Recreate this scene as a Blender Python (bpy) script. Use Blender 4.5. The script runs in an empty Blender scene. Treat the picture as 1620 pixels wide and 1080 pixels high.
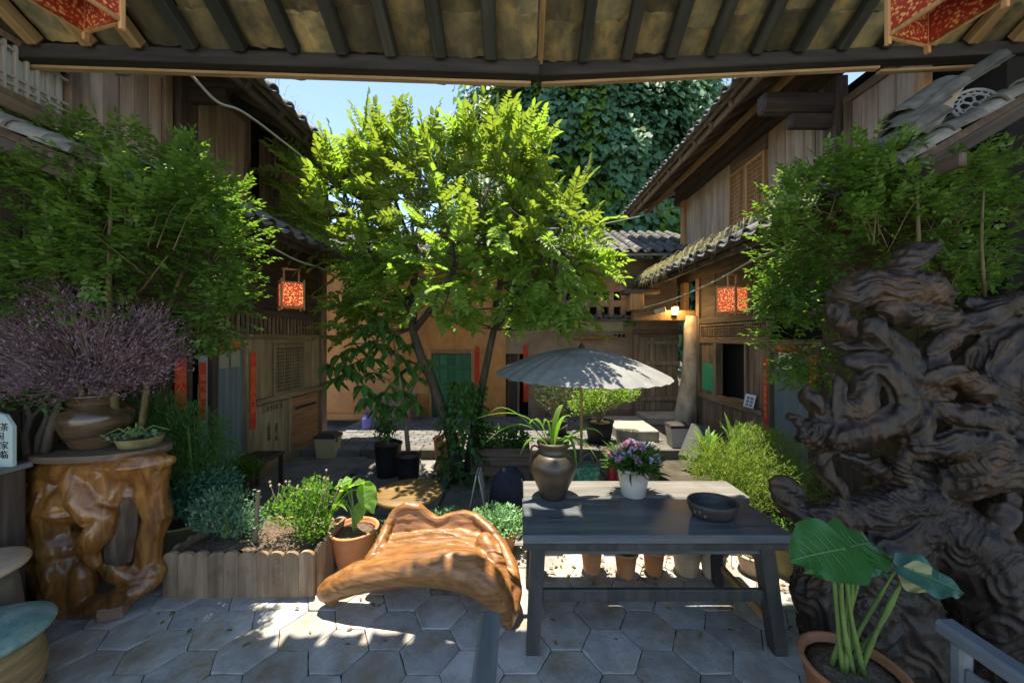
import bpy, bmesh, math, random
import numpy as np
from mathutils import Vector, Matrix, noise, Euler
R = math.radians
rng = random.Random(11)
nr = np.random.default_rng(7)
sc = bpy.context.scene
COL = sc.collection

# ------------------------------------------------------------------ camera, sky, sun, exposure
F, CX, CY, EYE = 576.0, 820.0, 535.0, 2.0          # focal length in px, vanishing point, eye height (m)
cam_d = bpy.data.cameras.new('camera'); cam = bpy.data.objects.new('camera', cam_d); COL.objects.link(cam)
cam.location = (0, 0, EYE); cam.rotation_euler = (R(90), 0, 0)
cam_d.sensor_width = 36; cam_d.lens = 36 * F / 1620
cam_d.shift_x = -(CX - 810) / 1620; cam_d.shift_y = (CY - 540) / 1620
cam_d.clip_start = 0.05; cam_d.clip_end = 2000
sc.camera = cam
SUN_DIR = Vector((-0.08, 0.13, 1.0)).normalized()    # towards the sun
wd = bpy.data.worlds.new('World'); sc.world = wd; wd.use_nodes = True
wn = wd.node_tree; wn.nodes.clear()
sky = wn.nodes.new('ShaderNodeTexSky'); sky.sky_type = 'NISHITA'; sky.sun_disc = False
sky.sun_elevation = math.asin(SUN_DIR.z); sky.sun_rotation = math.atan2(SUN_DIR.x, SUN_DIR.y)
sky.altitude = 2200; sky.air_density = 1.0; sky.dust_density = 0.3; sky.ozone_density = 1.6
bg = wn.nodes.new('ShaderNodeBackground'); bg.inputs[1].default_value = 0.072
wo = wn.nodes.new('ShaderNodeOutputWorld')
wn.links.new(sky.outputs[0], bg.inputs[0]); wn.links.new(bg.outputs[0], wo.inputs[0])
sun_d = bpy.data.lights.new('sun', 'SUN'); sun_d.energy = 2.0; sun_d.angle = R(0.6); sun_d.color = (1, .95, .88)
sun = bpy.data.objects.new('sun', sun_d); COL.objects.link(sun); sun.location = (0, 0, 30)
sun.rotation_euler = SUN_DIR.to_track_quat('Z', 'Y').to_euler()
sc.view_settings.view_transform = 'Standard'; sc.view_settings.look = 'None'
sc.view_settings.exposure = 2.6; sc.view_settings.use_white_balance = True; sc.view_settings.white_balance_temperature = 7450; sc.view_settings.white_balance_tint = 8
sc.view_settings.gamma = 1; sc.view_settings.use_curve_mapping = False
sc.render.engine = 'CYCLES'
sc.cycles.use_denoising = True
sc.cycles.max_bounces = 8; sc.cycles.diffuse_bounces = 5; sc.cycles.transparent_max_bounces = 8
sc.cycles.sample_clamp_indirect = 4.0

# ------------------------------------------------------------------ helpers
def P(x, y, d):                      # photo pixel + depth -> point
    return Vector(((x - CX) * d / F, d, EYE - (y - CY) * d / F))
def G(x, y, z=0.0):                  # photo pixel on a level surface z
    d = (EYE - z) * F / (y - CY)
    return Vector(((x - CX) * d / F, d, z))
def wl(o):
    v = Vector((0, 0, 0))
    while o: v += o.location; o = o.parent
    return v
def tag(o, label=None, cat=None, group=None, kind=None):
    if label: o['label'] = label
    if cat: o['category'] = cat
    if group: o['group'] = group
    if kind: o['kind'] = kind
    return o
def thing(name, loc, label, cat, group=None, kind=None):
    o = bpy.data.objects.new(name, None); COL.objects.link(o); o.location = loc
    o.empty_display_size = .1
    return tag(o, label, cat, group, kind)
def np_mesh(name, V, Fc):
    V = np.asarray(V, dtype=np.float32); Fc = np.asarray(Fc, dtype=np.int32)
    me = bpy.data.meshes.new(name); n, k = Fc.shape
    me.vertices.add(len(V)); me.vertices.foreach_set('co', V.ravel())
    me.loops.add(n * k); me.loops.foreach_set('vertex_index', Fc.ravel())
    me.polygons.add(n); me.polygons.foreach_set('loop_start', np.arange(0, n * k, k, dtype=np.int32))
    me.update(calc_edges=True)
    return me
def put(me, name, mat, parent=None, smooth=False, origin=None):
    """link a mesh whose coordinates are world coordinates"""
    o = bpy.data.objects.new(name, me); COL.objects.link(o)
    if mat and not me.materials: me.materials.append(mat)
    if smooth: me.polygons.foreach_set('use_smooth', [True] * len(me.polygons))
    if parent:
        o.parent = parent; off = wl(parent)
        if origin is not None: o.location = Vector(origin) - off; off = Vector(origin)
    else:
        if origin is None:
            n = len(me.vertices); a = np.empty(n * 3, np.float32); me.vertices.foreach_get('co', a); a = a.reshape(-1, 3)
            origin = ((a[:, 0].min() + a[:, 0].max()) / 2, (a[:, 1].min() + a[:, 1].max()) / 2, a[:, 2].min())
        off = Vector([float(q) for q in origin]); o.location = off
    me.transform(Matrix.Translation(-off))
    return o
def inst(me, name, parent, loc, axes=None, scale=(1, 1, 1), mat=None):
    """link a shared mesh; axes = (x, y, z) unit vectors"""
    o = bpy.data.objects.new(name, me); COL.objects.link(o)
    if mat and not me.materials: me.materials.append(mat)
    M = Matrix.Identity(3) if axes is None else Matrix(axes).transposed()
    off = Vector((0, 0, 0))
    if parent: o.parent = parent; off = wl(parent)
    o.matrix_basis = Matrix.Translation(Vector(loc) - off) @ M.to_4x4() @ Matrix.Diagonal((*scale, 1))
    return o
def frame(d, up=(0, 0, 1)):
    d = Vector(d).normalized(); up = Vector(up)
    s = up.cross(d)
    if s.length < 1e-4: s = Vector((0, 1, 0)).cross(d)
    s.normalize(); u = d.cross(s)
    return d, s, u

class MB:
    def __init__(s): s.v = []; s.f = []
    def add(s, vs, fs):
        b = len(s.v); s.v += [tuple(v) for v in vs]; s.f += [tuple(i + b for i in f) for f in fs]; return s
    def box(s, a, b, bev=0.0):
        x0, x1 = sorted((a[0], b[0])); y0, y1 = sorted((a[1], b[1])); z0, z1 = sorted((a[2], b[2]))
        return s.obox(((x0 + x1) / 2, (y0 + y1) / 2, (z0 + z1) / 2), ((x1 - x0) / 2, (y1 - y0) / 2, (z1 - z0) / 2), None, bev)
    def obox(s, c, h, axes=None, bev=0.0):
        X, Y, Z = [Vector(a) for a in (axes or ((1, 0, 0), (0, 1, 0), (0, 0, 1)))]
        c = Vector(c)
        if bev <= 0:
            vs = [c + X * (h[0] * i) + Y * (h[1] * j) + Z * (h[2] * k) for k in (-1, 1) for j in (-1, 1) for i in (-1, 1)]
            return s.add(vs, [(0, 2, 3, 1), (4, 5, 7, 6), (0, 1, 5, 4), (1, 3, 7, 5), (3, 2, 6, 7), (2, 0, 4, 6)])
        b = min(bev, min(h) * .45); vs = []; idx = {}
        for k in (-1, 1):
            for j in (-1, 1):
                for i in (-1, 1):
                    for ax in range(3):
                        q = [h[0] - b, h[1] - b, h[2] - b]; q[ax] = h[ax]
                        idx[(i, j, k, ax)] = len(vs)
                        vs.append(c + X * (q[0] * i) + Y * (q[1] * j) + Z * (q[2] * k))
        fs = []
        def face(ids, nd):
            ctr = sum((vs[i] for i in ids), Vector()) / len(ids)
            n = (vs[ids[1]] - vs[ids[0]]).cross(vs[ids[2]] - vs[ids[1]])
            fs.append(tuple(ids) if n.dot(ctr - c) > 0 else tuple(reversed(ids)))
        for ax in range(3):
            o1, o2 = [(1, 2), (0, 2), (0, 1)][ax]
            for sg in (-1, 1):
                ids = []
                for p, q in ((-1, -1), (1, -1), (1, 1), (-1, 1)):
                    key = [0, 0, 0]; key[ax] = sg; key[o1] = p; key[o2] = q
                    ids.append(idx[(*key, ax)])
                face(ids, None)
        for a1 in range(3):
            for a2 in range(a1 + 1, 3):
                a3 = 3 - a1 - a2
                for p in (-1, 1):
                    for q in (-1, 1):
                        ids = []
                        for (r, a) in ((-1, a1), (1, a1), (1, a2), (-1, a2)):
                            key = [0, 0, 0]; key[a1] = p; key[a2] = q; key[a3] = r
                            ids.append(idx[(*key, a)])
                        face(ids, None)
        for k in (-1, 1):
            for j in (-1, 1):
                for i in (-1, 1):
                    face([idx[(i, j, k, a)] for a in range(3)], None)
        return s.add(vs, fs)
    def bar(s, a, b, w, h, up=(0, 0, 1), bev=0.0):
        a = Vector(a); b = Vector(b); X, Y, Z = frame(b - a, up)
        return s.obox((a + b) / 2, ((b - a).length / 2, w / 2, h / 2), (X, Y, Z), bev)
    def tube(s, pts, rad, n=8, cap=True, round_ends=False):
        pts = [Vector(p) for p in pts]
        rad = list(rad) if hasattr(rad, '__len__') else [rad] * len(pts)
        if round_ends:
            d0 = (pts[0] - pts[1]).normalized(); d1 = (pts[-1] - pts[-2]).normalized(); r0, r1 = rad[0], rad[-1]
            pts = [pts[0] + d0 * r0 * .95, pts[0] + d0 * r0 * .7] + pts + [pts[-1] + d1 * r1 * .7, pts[-1] + d1 * r1 * .95]
            rad = [r0 * .3, r0 * .72] + rad + [r1 * .72, r1 * .3]
        vs, fs = [], []; u = None
        for i, p in enumerate(pts):
            t = (pts[min(i + 1, len(pts) - 1)] - pts[max(i - 1, 0)]).normalized()
            if u is None:
                u = t.cross(Vector((0, 0, 1)));
                if u.length < 1e-3: u = t.cross(Vector((0, 1, 0)))
            u = (u - t * u.dot(t)).normalized(); w = t.cross(u)
            for k in range(n):
                a = 2 * math.pi * k / n
                vs.append(p + (u * math.cos(a) + w * math.sin(a)) * rad[i])
        for i in range(len(pts) - 1):
            for k in range(n):
                k2 = (k + 1) % n
                fs.append((i * n + k, i * n + k2, (i + 1) * n + k2, (i + 1) * n + k))
        if cap:
            fs.append(tuple(reversed(range(n)))); fs.append(tuple(range((len(pts) - 1) * n, len(pts) * n)))
        return s.add(vs, fs)
    def lathe(s, prof, c=(0, 0, 0), n=24, sx=1, sy=1, cap=True):
        c = Vector(c); vs, fs = [], []
        for r, z in prof:
            for k in range(n):
                a = 2 * math.pi * k / n
                vs.append(c + Vector((r * sx * math.cos(a), r * sy * math.sin(a), z)))
        for i in range(len(prof) - 1):
            for k in range(n):
                k2 = (k + 1) % n
                fs.append((i * n + k, i * n + k2, (i + 1) * n + k2, (i + 1) * n + k))
        if cap:
            fs.append(tuple(reversed(range(n)))); fs.append(tuple(range((len(prof) - 1) * n, len(prof) * n)))
        return s.add(vs, fs)
    def mesh(s, name='m'):
        me = bpy.data.meshes.new(name); me.from_pydata([tuple(v) for v in s.v], [], s.f); me.update(); return me
    def build(s, name, mat, parent=None, smooth=False, origin=None):
        return put(s.mesh(name), name, mat, parent, smooth, origin)

# ------------------------------------------------------------------ materials
MATS = {}
def M(name, cols, scale=(4, 4, 4), detail=6, rough=.8, bump=.2, bscale=None, rand=.12, stain=None, spec=.3, coat=0, distort=0.3, bdist=.02, rough_var=.0, wave=None):
    """noise-driven surface: cols = colour stops; scale = noise scale per axis in object space"""
    if name in MATS: return MATS[name]
    m = bpy.data.materials.new(name); m.use_nodes = True; nt = m.node_tree; N = nt.nodes; L = nt.links
    b = N['Principled BSDF']; b.inputs['Roughness'].default_value = rough
    b.inputs['Specular IOR Level'].default_value = spec; b.inputs['Coat Weight'].default_value = coat
    b.inputs['Coat Roughness'].default_value = .12
    tc = N.new('ShaderNodeTexCoord'); mp = N.new('ShaderNodeMapping'); mp.inputs['Scale'].default_value = scale
    oi = N.new('ShaderNodeObjectInfo')
    ad = N.new('ShaderNodeVectorMath'); ad.operation = 'MULTIPLY_ADD'
    cb = N.new('ShaderNodeCombineXYZ')
    for k in range(3): L.new(oi.outputs['Random'], cb.inputs[k])
    ad.inputs[1].default_value = (17, 23, 31)
    L.new(cb.outputs[0], ad.inputs[0]); L.new(tc.outputs['Object'], ad.inputs[2])
    L.new(ad.outputs[0], mp.inputs[0])
    nz = N.new('ShaderNodeTexNoise'); nz.inputs['Scale'].default_value = 1; nz.inputs['Detail'].default_value = detail
    nz.inputs['Roughness'].default_value = .62; nz.inputs['Distortion'].default_value = distort
    L.new(mp.outputs[0], nz.inputs['Vector'])
    fac = nz.outputs['Fac']
    if wave:
        wv = N.new('ShaderNodeTexWave'); wv.inputs['Scale'].default_value = wave; wv.inputs['Distortion'].default_value = 9
        wv.inputs['Detail'].default_value = 4; wv.inputs['Detail Scale'].default_value = 1.2
        L.new(mp.outputs[0], wv.inputs['Vector'])
        mm = N.new('ShaderNodeMath'); mm.operation = 'MULTIPLY_ADD'; mm.inputs[1].default_value = .35
        sb = N.new('ShaderNodeMath'); sb.operation = 'MULTIPLY_ADD'; sb.inputs[1].default_value = .8; sb.inputs[2].default_value = -.07
        L.new(nz.outputs['Fac'], sb.inputs[0]); L.new(wv.outputs['Fac'], mm.inputs[0]); L.new(sb.outputs[0], mm.inputs[2]); fac = mm.outputs[0]
    rp = N.new('ShaderNodeValToRGB'); cr = rp.color_ramp
    n = len(cols)
    while len(cr.elements) < n: cr.elements.new(.5)
    for i, c in enumerate(cols):
        cr.elements[i].position = .28 + .46 * i / max(1, n - 1); cr.elements[i].color = (*c, 1)
    L.new(fac, rp.inputs[0]); out = rp.outputs[0]
    if stain:                                         # (colour, scale, amount)
        n2 = N.new('ShaderNodeTexNoise'); n2.inputs['Scale'].default_value = stain[1]; n2.inputs['Detail'].default_value = 7; n2.inputs['Roughness'].default_value = .7
        L.new(ad.outputs[0], n2.inputs['Vector'])
        mr = N.new('ShaderNodeMapRange'); mr.inputs[1].default_value = .5; mr.inputs[2].default_value = .72; mr.inputs[4].default_value = stain[2]
        L.new(n2.outputs['Fac'], mr.inputs[0])
        mx = N.new('ShaderNodeMixRGB'); mx.inputs[2].default_value = (*stain[0], 1)
        L.new(mr.outputs[0], mx.inputs[0]); L.new(out, mx.inputs[1]); out = mx.outputs[0]
    if rand:
        mr2 = N.new('ShaderNodeMapRange'); mr2.inputs[3].default_value = 1 - rand; mr2.inputs[4].default_value = 1 + rand
        L.new(oi.outputs['Random'], mr2.inputs[0])
        ml = N.new('ShaderNodeVectorMath'); ml.operation = 'SCALE'
        L.new(out, ml.inputs[0]); L.new(mr2.outputs[0], ml.inputs['Scale']); out = ml.outputs[0]
    L.new(out, b.inputs['Base Color'])
    if rough_var:
        mr3 = N.new('ShaderNodeMapRange'); mr3.inputs[3].default_value = rough - rough_var; mr3.inputs[4].default_value = rough + rough_var
        L.new(nz.outputs['Fac'], mr3.inputs[0]); L.new(mr3.outputs[0], b.inputs['Roughness'])
    if bump:
        bp = N.new('ShaderNodeBump'); bp.inputs['Strength'].default_value = bump; bp.inputs['Distance'].default_value = bdist
        if bscale:
            n3 = N.new('ShaderNodeTexNoise'); n3.inputs['Scale'].default_value = bscale; n3.inputs['Detail'].default_value = 8; n3.inputs['Roughness'].default_value = .65
            L.new(ad.outputs[0], n3.inputs['Vector']); L.new(n3.outputs['Fac'], bp.inputs['Height'])
        else: L.new(fac, bp.inputs['Height'])
        L.new(bp.outputs[0], b.inputs['Normal'])
    MATS[name] = m; return m
def leafM(name, c1, c2, trans, tfac=.45, rough=.45, spec=.35):
    if name in MATS: return MATS[name]
    m = bpy.data.materials.new(name); m.use_nodes = True; nt = m.node_tree; N = nt.nodes; L = nt.links
    b = N['Principled BSDF']; b.inputs['Roughness'].default_value = rough; b.inputs['Specular IOR Level'].default_value = spec
    g = N.new('ShaderNodeNewGeometry'); mx = N.new('ShaderNodeMixRGB'); mx.inputs[1].default_value = (*c1, 1); mx.inputs[2].default_value = (*c2, 1)
    L.new(g.outputs['Random Per Island'], mx.inputs[0]); L.new(mx.outputs[0], b.inputs['Base Color'])
    t = N.new('ShaderNodeBsdfTranslucent')
    mt = N.new('ShaderNodeMixRGB'); mt.blend_type = 'MULTIPLY'; mt.inputs[0].default_value = .5; mt.inputs[1].default_value = (*trans, 1)
    sc_ = N.new('ShaderNodeVectorMath'); sc_.operation = 'SCALE'; sc_.inputs['Scale'].default_value = 4
    L.new(mx.outputs[0], sc_.inputs[0]); L.new(sc_.outputs[0], mt.inputs[2]); L.new(mt.outputs[0], t.inputs[0])
    ms = N.new('ShaderNodeMixShader'); ms.inputs[0].default_value = tfac
    L.new(b.outputs[0], ms.inputs[1]); L.new(t.outputs[0], ms.inputs[2]); L.new(ms.outputs[0], N['Material Output'].inputs[0])
    MATS[name] = m; return m
def flatM(name, c, rough=.7, emit=0, spec=.3, metal=0):
    if name in MATS: return MATS[name]
    m = bpy.data.materials.new(name); m.use_nodes = True; b = m.node_tree.nodes['Principled BSDF']
    b.inputs['Base Color'].default_value = (*c, 1); b.inputs['Roughness'].default_value = rough; b.inputs['Specular IOR Level'].default_value = spec
    b.inputs['Metallic'].default_value = metal
    if emit: b.inputs['Emission Color'].default_value = (*c, 1); b.inputs['Emission Strength'].default_value = emit
    MATS[name] = m; return m
# woods: grain runs along the axis with the small scale
def wood(name, dark, mid, light, axis='z', rough=.75, k=1.0, stain=None, **kw):
    s = {'x': (1.2, 16, 16), 'y': (16, 1.2, 16), 'z': (16, 16, 1.2)}[axis]
    return M(name, [dark, mid, light], tuple(q * k for q in s), 5, rough, .35, rand=.16, stain=stain, bdist=.01, **kw)
W_OLDZ = wood('old_brown_wood_z', (.09, .06, .042), (.2, .135, .09), (.32, .225, .155), 'z', stain=((.05, .04, .032), 1.6, .6))
W_OLDY = wood('old_brown_wood_y', (.08, .055, .038), (.18, .12, .08), (.28, .195, .135), 'y', stain=((.05, .04, .032), 1.6, .5))
W_OLDX = wood('old_brown_wood_x', (.06, .042, .03), (.14, .095, .066), (.24, .165, .115), 'x', stain=((.03, .025, .02), 1.6, .5))
W_PANEL = wood('panel_wood', (.22, .15, .105), (.38, .27, .195), (.5, .38, .29), 'z', k=.8, stain=((.19, .135, .1), 1.1, .6))
W_DARKZ = wood('dark_wood_z', (.03, .023, .018), (.07, .051, .039), (.12, .09, .068), 'z')
W_DARKY = wood('dark_wood_y', (.03, .023, .018), (.07, .051, .039), (.12, .09, .068), 'y')
W_DARKX = wood('dark_wood_x', (.025, .02, .017), (.055, .042, .033), (.1, .075, .056), 'x')
W_WARMZ = wood('orange_wood_z', (.26, .13, .055), (.42, .23, .1), (.52, .31, .15), 'z')
W_WARMY = wood('orange_wood_y', (.16, .085, .035), (.28, .16, .07), (.38, .23, .11), 'y')
W_GREYZ = wood('grey_wood_z', (.13, .1, .07), (.24, .185, .135), (.33, .265, .2), 'z', stain=((.1, .09, .05), 1.5, .5))
W_OLIVEZ = wood('olive_wood_z', (.15, .11, .06), (.28, .21, .115), (.38, .3, .18), 'z', stain=((.15, .11, .06), 1.4, .6))
W_OLIVEY = wood('olive_wood_y', (.13, .095, .05), (.24, .175, .095), (.34, .26, .15), 'y')
W_RED = wood('reddish_board', (.18, .085, .035), (.32, .155, .065), (.42, .23, .11), 'y', k=.8)
TILE = M('grey_clay_tile', [(.06, .06, .058), (.13, .13, .125), (.22, .215, .2)], (7, 7, 7), 6, .9, .5, rand=.3, stain=((.2, .19, .13), 5, .7))
TILE_U = M('mossy_tile_underside', [(.045, .043, .028), (.11, .098, .055), (.22, .175, .085)], (5, 5, 5), 8, .9, .6, rand=.6, stain=((.32, .23, .085), 4.5, .8))
STONE = M('hex_stone', [(.22, .22, .215), (.36, .355, .34), (.47, .46, .44)], (6, 6, 6), 10, .6, .55, bscale=34, rand=.22, stain=((.25, .175, .085), 2.4, .9), spec=.4, rough_var=.2, bdist=.012)
STONE_L = M('pale_stone', [(.22, .2, .17), (.34, .31, .27), (.42, .4, .36)], (4, 4, 4), 8, .85, .5, bscale=14, rand=.15, stain=((.14, .14, .08), 2.5, .6))
BRICK = M('grey_paver', [(.09, .088, .09), (.15, .148, .15), (.21, .205, .2)], (6, 6, 6), 7, .85, .4, bscale=30, rand=.22, stain=((.12, .13, .07), 1.5, .5))
EARTH = M('dark_earth', [(.03, .027, .022), (.065, .055, .042), (.11, .095, .07)], (3, 3, 3), 10, .95, .8, bscale=18, rand=0, bdist=.03)
SOIL = M('potting_soil', [(.05, .035, .027), (.12, .085, .06), (.24, .18, .13)], (40, 40, 40), 6, .95, 1, rand=.1, bdist=.02)
ORANGE_W = M('orange_earth_wall', [(.36, .14, .05), (.58, .25, .085), (.7, .38, .17)], (1.5, 1.5, 1.1), 9, .92, .5, bscale=9, rand=0, stain=((.36, .2, .12), .9, .8), bdist=.03)
PLASTER = M('brown_plaster', [(.2, .13, .085), (.31, .21, .145), (.38, .28, .2)], (2, 2, 2), 9, .92, .5, bscale=9, rand=0, stain=((.17, .12, .08), 1.3, .7), bdist=.03)
PLASTER_L = M('cream_plaster', [(.36, .31, .22), (.43, .37, .27), (.48, .42, .32)], (2, 2, 2), 8, .92, .3, bscale=12, rand=0)
WHITE_PIL = M('whitewashed_post', [(.27, .18, .1), (.46, .38, .29), (.58, .53, .45)], (5, 5, 1.4), 9, .9, .6, rand=0, stain=((.25, .14, .065), 2.4, .8))
TERRA = M('terracotta', [(.42, .16, .06), (.52, .21, .085), (.58, .28, .14)], (5, 5, 5), 7, .85, .25, bscale=30, rand=.12, stain=((.5, .36, .26), 4, .5), bdist=.008)
TERRA_P = M('pale_clay', [(.4, .27, .17), (.52, .38, .26), (.6, .47, .35)], (5, 5, 5), 7, .85, .25, bscale=30, rand=.12, bdist=.008)
RED = M('red_paper', [(.42, .025, .012), (.6, .045, .02), (.66, .1, .045)], (7, 7, 3), 7, .8, .15, rand=.1, stain=((.55, .16, .09), 4, .5))
GOLD = flatM('gold_ink', (.72, .2, .07), .6)
INK = flatM('black_ink', (.025, .022, .02), .8)
CURTAIN = M('grey_door_curtain', [(.12, .15, .17), (.15, .185, .2), (.17, .205, .22)], (6, 6, .6), 4, .9, .3, rand=.05)
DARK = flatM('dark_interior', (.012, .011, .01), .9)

# ================================================================== THE SETTING
g = MB().box((-60, -40, -.6), (60, 90, -.06)).build('ground', EARTH); tag(g, kind='structure')

# foreground floor of hexagonal stone tiles, each its own piece on a mortar bed
rc = MB().box((-11, -18, -.3), (11, -1.05, -.008)).build('bounce_floor', M('pale_bounce', [(.4, .37, .32), (.48, .45, .39), (.54, .51, .45)], (3, 3, 3), 8, .9, .3, rand=0)); tag(rc, kind='structure')  # unseen pale slab added behind the camera to bounce sunlight into the gallery
fl = MB().box((-6.5, -1, -.3), (6.5, 3.52, -.012)).build('tiled_floor', M('mortar', [(.012, .012, .011), (.022, .021, .019), (.04, .037, .03)], (9, 9, 9), 6, .95, .5, rand=0))
tag(fl, kind='structure')
HW = .39
def hexmesh(seed):
    r = random.Random(seed); m = MB(); n = 24
    def ring(rad, z, jit=0):
        out = []
        for k in range(6):
            a0, a1 = math.pi / 3 * k, math.pi / 3 * (k + 1)
            p0, p1 = Vector((math.cos(a0), math.sin(a0), 0)), Vector((math.cos(a1), math.sin(a1), 0))
            for j in range(4):
                q = p0.lerp(p1, j / 4) * (rad + (r.uniform(-jit, jit)))
                out.append((q.x, q.y, z + r.uniform(-.001, .001)))
        return out
    b = HW / 2 - .0035
    rings = [ring(b, -.03), ring(b, -.003, .003), ring(b - .002, -.0008, .003), ring(b - .012, .0, .002)]
    vs = sum(rings, []); fs = []
    for i in range(3):
        for k in range(n):
            fs.append((i * n + k, i * n + (k + 1) % n, (i + 1) * n + (k + 1) % n, (i + 1) * n + k))
    fs.append(tuple(range(3 * n, 4 * n)))
    m.add(vs, fs); me = m.mesh('floor_tile'); me.materials.append(STONE); return me
hexes = [hexmesh(k) for k in range(5)]
for ci in range(-14, 15):
    for ri in range(-6, 4):
        x = .60 + ci * HW * .75; y = 2.34 + ri * HW * .866 + (HW * .433 if ci % 2 else 0)
        if y > 3.40 or y < .45 or abs(x) > 4.2: continue
        a = rng.randrange(6) * math.pi / 3; tx, ty = rng.uniform(-.006, .006), rng.uniform(-.006, .006)
        Mx = Euler((tx, ty, a)).to_matrix()
        inst(rng.choice(hexes), 'floor_tile', fl, (x, y, rng.uniform(-.004, .003)), [Mx.col[0], Mx.col[1], Mx.col[2]])

# raised brick terrace at the far end of the courtyard
te = MB().box((-3.7, 6.25, -.3), (3.9, 9.3, .085)).build('paved_terrace', M('terrace_bed', [(.07, .065, .055), (.11, .1, .09), (.15, .14, .12)], (6, 6, 6), 7, .95, .5, rand=0))
tag(te, kind='structure')
bm_ = MB().box((-.125, -.06, -.03), (.125, .06, .02), .008).mesh('brick'); bm_.materials.append(BRICK)
for r_ in range(18):
    y = 6.55 + r_ * .13
    for c_ in range(17):
        x = -3.55 + c_ * .262 + (.131 if r_ % 2 else 0)
        if x > .75: continue
        a = rng.uniform(-.02, .02)
        inst(bm_, 'brick', te, (x, y, .085 + rng.uniform(-.006, .004)), [(math.cos(a), math.sin(a), 0), (-math.sin(a), math.cos(a), 0), (0, 0, 1)])
for r_ in range(8):
    for c_ in range(7):
        x = 1.1 + c_ * .4 + (.2 if r_ % 2 else 0); y = 6.62 + r_ * .29
        if x > 2.55: continue
        inst(bm_, 'brick', te, (x, y, .085 + rng.uniform(-.004, .004)), None, (1.5, 2.2, 1))
km = MB().box((-.5, -.14, -.12), (.5, .14, .06), .015).mesh('kerb_stone'); km.materials.append(M('old_kerb', [(.08, .075, .065), (.14, .13, .115), (.2, .19, .165)], (4, 4, 4), 8, .85, .5, bscale=14, rand=.2))
for c_ in range(7):
    x = -3.2 + c_ * 1.02
    inst(km, 'kerb_stone', te, (x, 6.33 + rng.uniform(-.01, .01), .05), None, (1, 1, 1))
# walkway in front of the left house, and slabs of the sunken court
wk = MB().box((-3.72, 3.55, -.3), (-2.55, 6.15, .0)).build('stone_walkway', M('walk_stone', [(.12, .11, .095), (.2, .185, .16), (.28, .26, .225)], (3, 3, 3), 8, .9, .5, bscale=14, rand=0)); tag(wk, kind='structure')
sm = MB().box((-.36, -.3, -.1), (.36, .3, .03), .015).mesh('paving_slab'); sm.materials.append(M('dark_slab', [(.1, .096, .088), (.17, .163, .15), (.24, .23, .21)], (4, 4, 4), 8, .8, .4, bscale=16, rand=.25))
for r_ in range(4):
    for c_ in range(6):
        x = -2.1 + c_ * .75; y = 3.92 + r_ * .63
        inst(sm, 'paving_slab', g, (x + rng.uniform(-.01, .01), y, -.07 + rng.uniform(-.006, .006)))
cb = MB(); cb.bar((1.3, 3.72, .02), (2.1, 5.6, .02), .14, .2, bev=.02)
cbo = cb.build('bed_kerb', M('mossy_kerb', [(.16, .15, .08), (.28, .25, .17), (.4, .36, .27)], (5, 5, 5), 8, .9, .5, rand=0), origin=(1.7, 4.6, -.08)); tag(cbo, 'mossy stone kerb running beside the feathery shrub', 'kerb')
st = MB().box((1.85, 6.7, .05), (2.6, 8.0, .3), .02); sto = st.build("stone_step", STONE_L)
tag(sto, 'pale stone step below the plank double door', 'step')
st = MB().box((-2.75, 5.55, -.08), (-1.6, 6.0, .03), .015); sto = st.build('stone_step', M('dark_slab', []), origin=(-2.2, 5.8, -.06))
tag(sto, 'low dark stone step below the brick terrace', 'step')

# ================================================================== roof over the viewer
TAN = math.tan(R(30))
def eaveD(x): return 2.92 + .03 * x if x < .165 else 3.2 + .012 * x
def eaveZ(x): return 4.05 + .012 * (.16 - x) if x < .165 else 4.24 + .056 * (x - .16)
gr = thing('gallery_roof', (0, 3, 0), 'dark tiled eave with rafters and mossy tiles overhead', 'roof')
gr.location = (0, 2.0, 0)
def beam_part(x0, x1, name, dz, h, dy, w, mat):
    m = MB(); m.bar((x0, eaveD(x0) + dy, eaveZ(x0) + dz), (x1, eaveD(x1) + dy, eaveZ(x1) + dz), w, h, bev=.008)
    return m.build(name, mat, gr)
EAVE_D = wood('eave_timber', (.012, .011, .01), (.026, .022, .019), (.048, .04, .033), 'x')
beam_part(-6, .164, 'eave_beam', .055, .11, -.05, .1, EAVE_D)
beam_part(.17, 6, 'eave_beam', .055, .11, -.05, .1, EAVE_D)
LATH = wood('lath_wood', (.16, .1, .05), (.28, .19, .1), (.38, .27, .15), 'x')
beam_part(-5.5, .1, 'eave_lath', -.012, .022, .0, .05, LATH)
beam_part(.2, 3.2, 'eave_lath', -.012, .024, .0, .05, LATH)
beam_part(3.22, 5.8, 'eave_lath', -.03, .024, .02, .05, LATH)
rm = MB().box((-2.2, -.045, -.05), (.0, .045, .05), .012).mesh('rafter')
# slope direction towards the eave
DS = Vector((0, math.cos(R(30)), -math.sin(R(30)))); UP = Vector((0, math.sin(R(30)), math.cos(R(30))))
rmats = [rm.copy(), rm.copy()]
rmats[0].materials.append(wood('rafter_dark', (.01, .011, .009), (.024, .025, .02), (.045, .043, .033), 'x'))
rmats[1].materials.append(wood('rafter_warm', (.13, .075, .03), (.24, .15, .065), (.34, .22, .11), 'x'))
warm = {-9, -8, -10, 0, 9, 10, 11, -11, 12}
SP = .375
for i in range(-14, 15):
    x = .16 + i * SP + rng.uniform(-.02, .02)
    p = Vector((x, eaveD(x) - .1, eaveZ(x) + .105))
    w = .62 if i == 0 else rng.uniform(.85, 1.15)
    ro = inst(rmats[1 if i in warm else 0], 'rafter', gr, p, [DS, Vector((-1, 0, 0)), UP], (1, w, 1))
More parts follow.
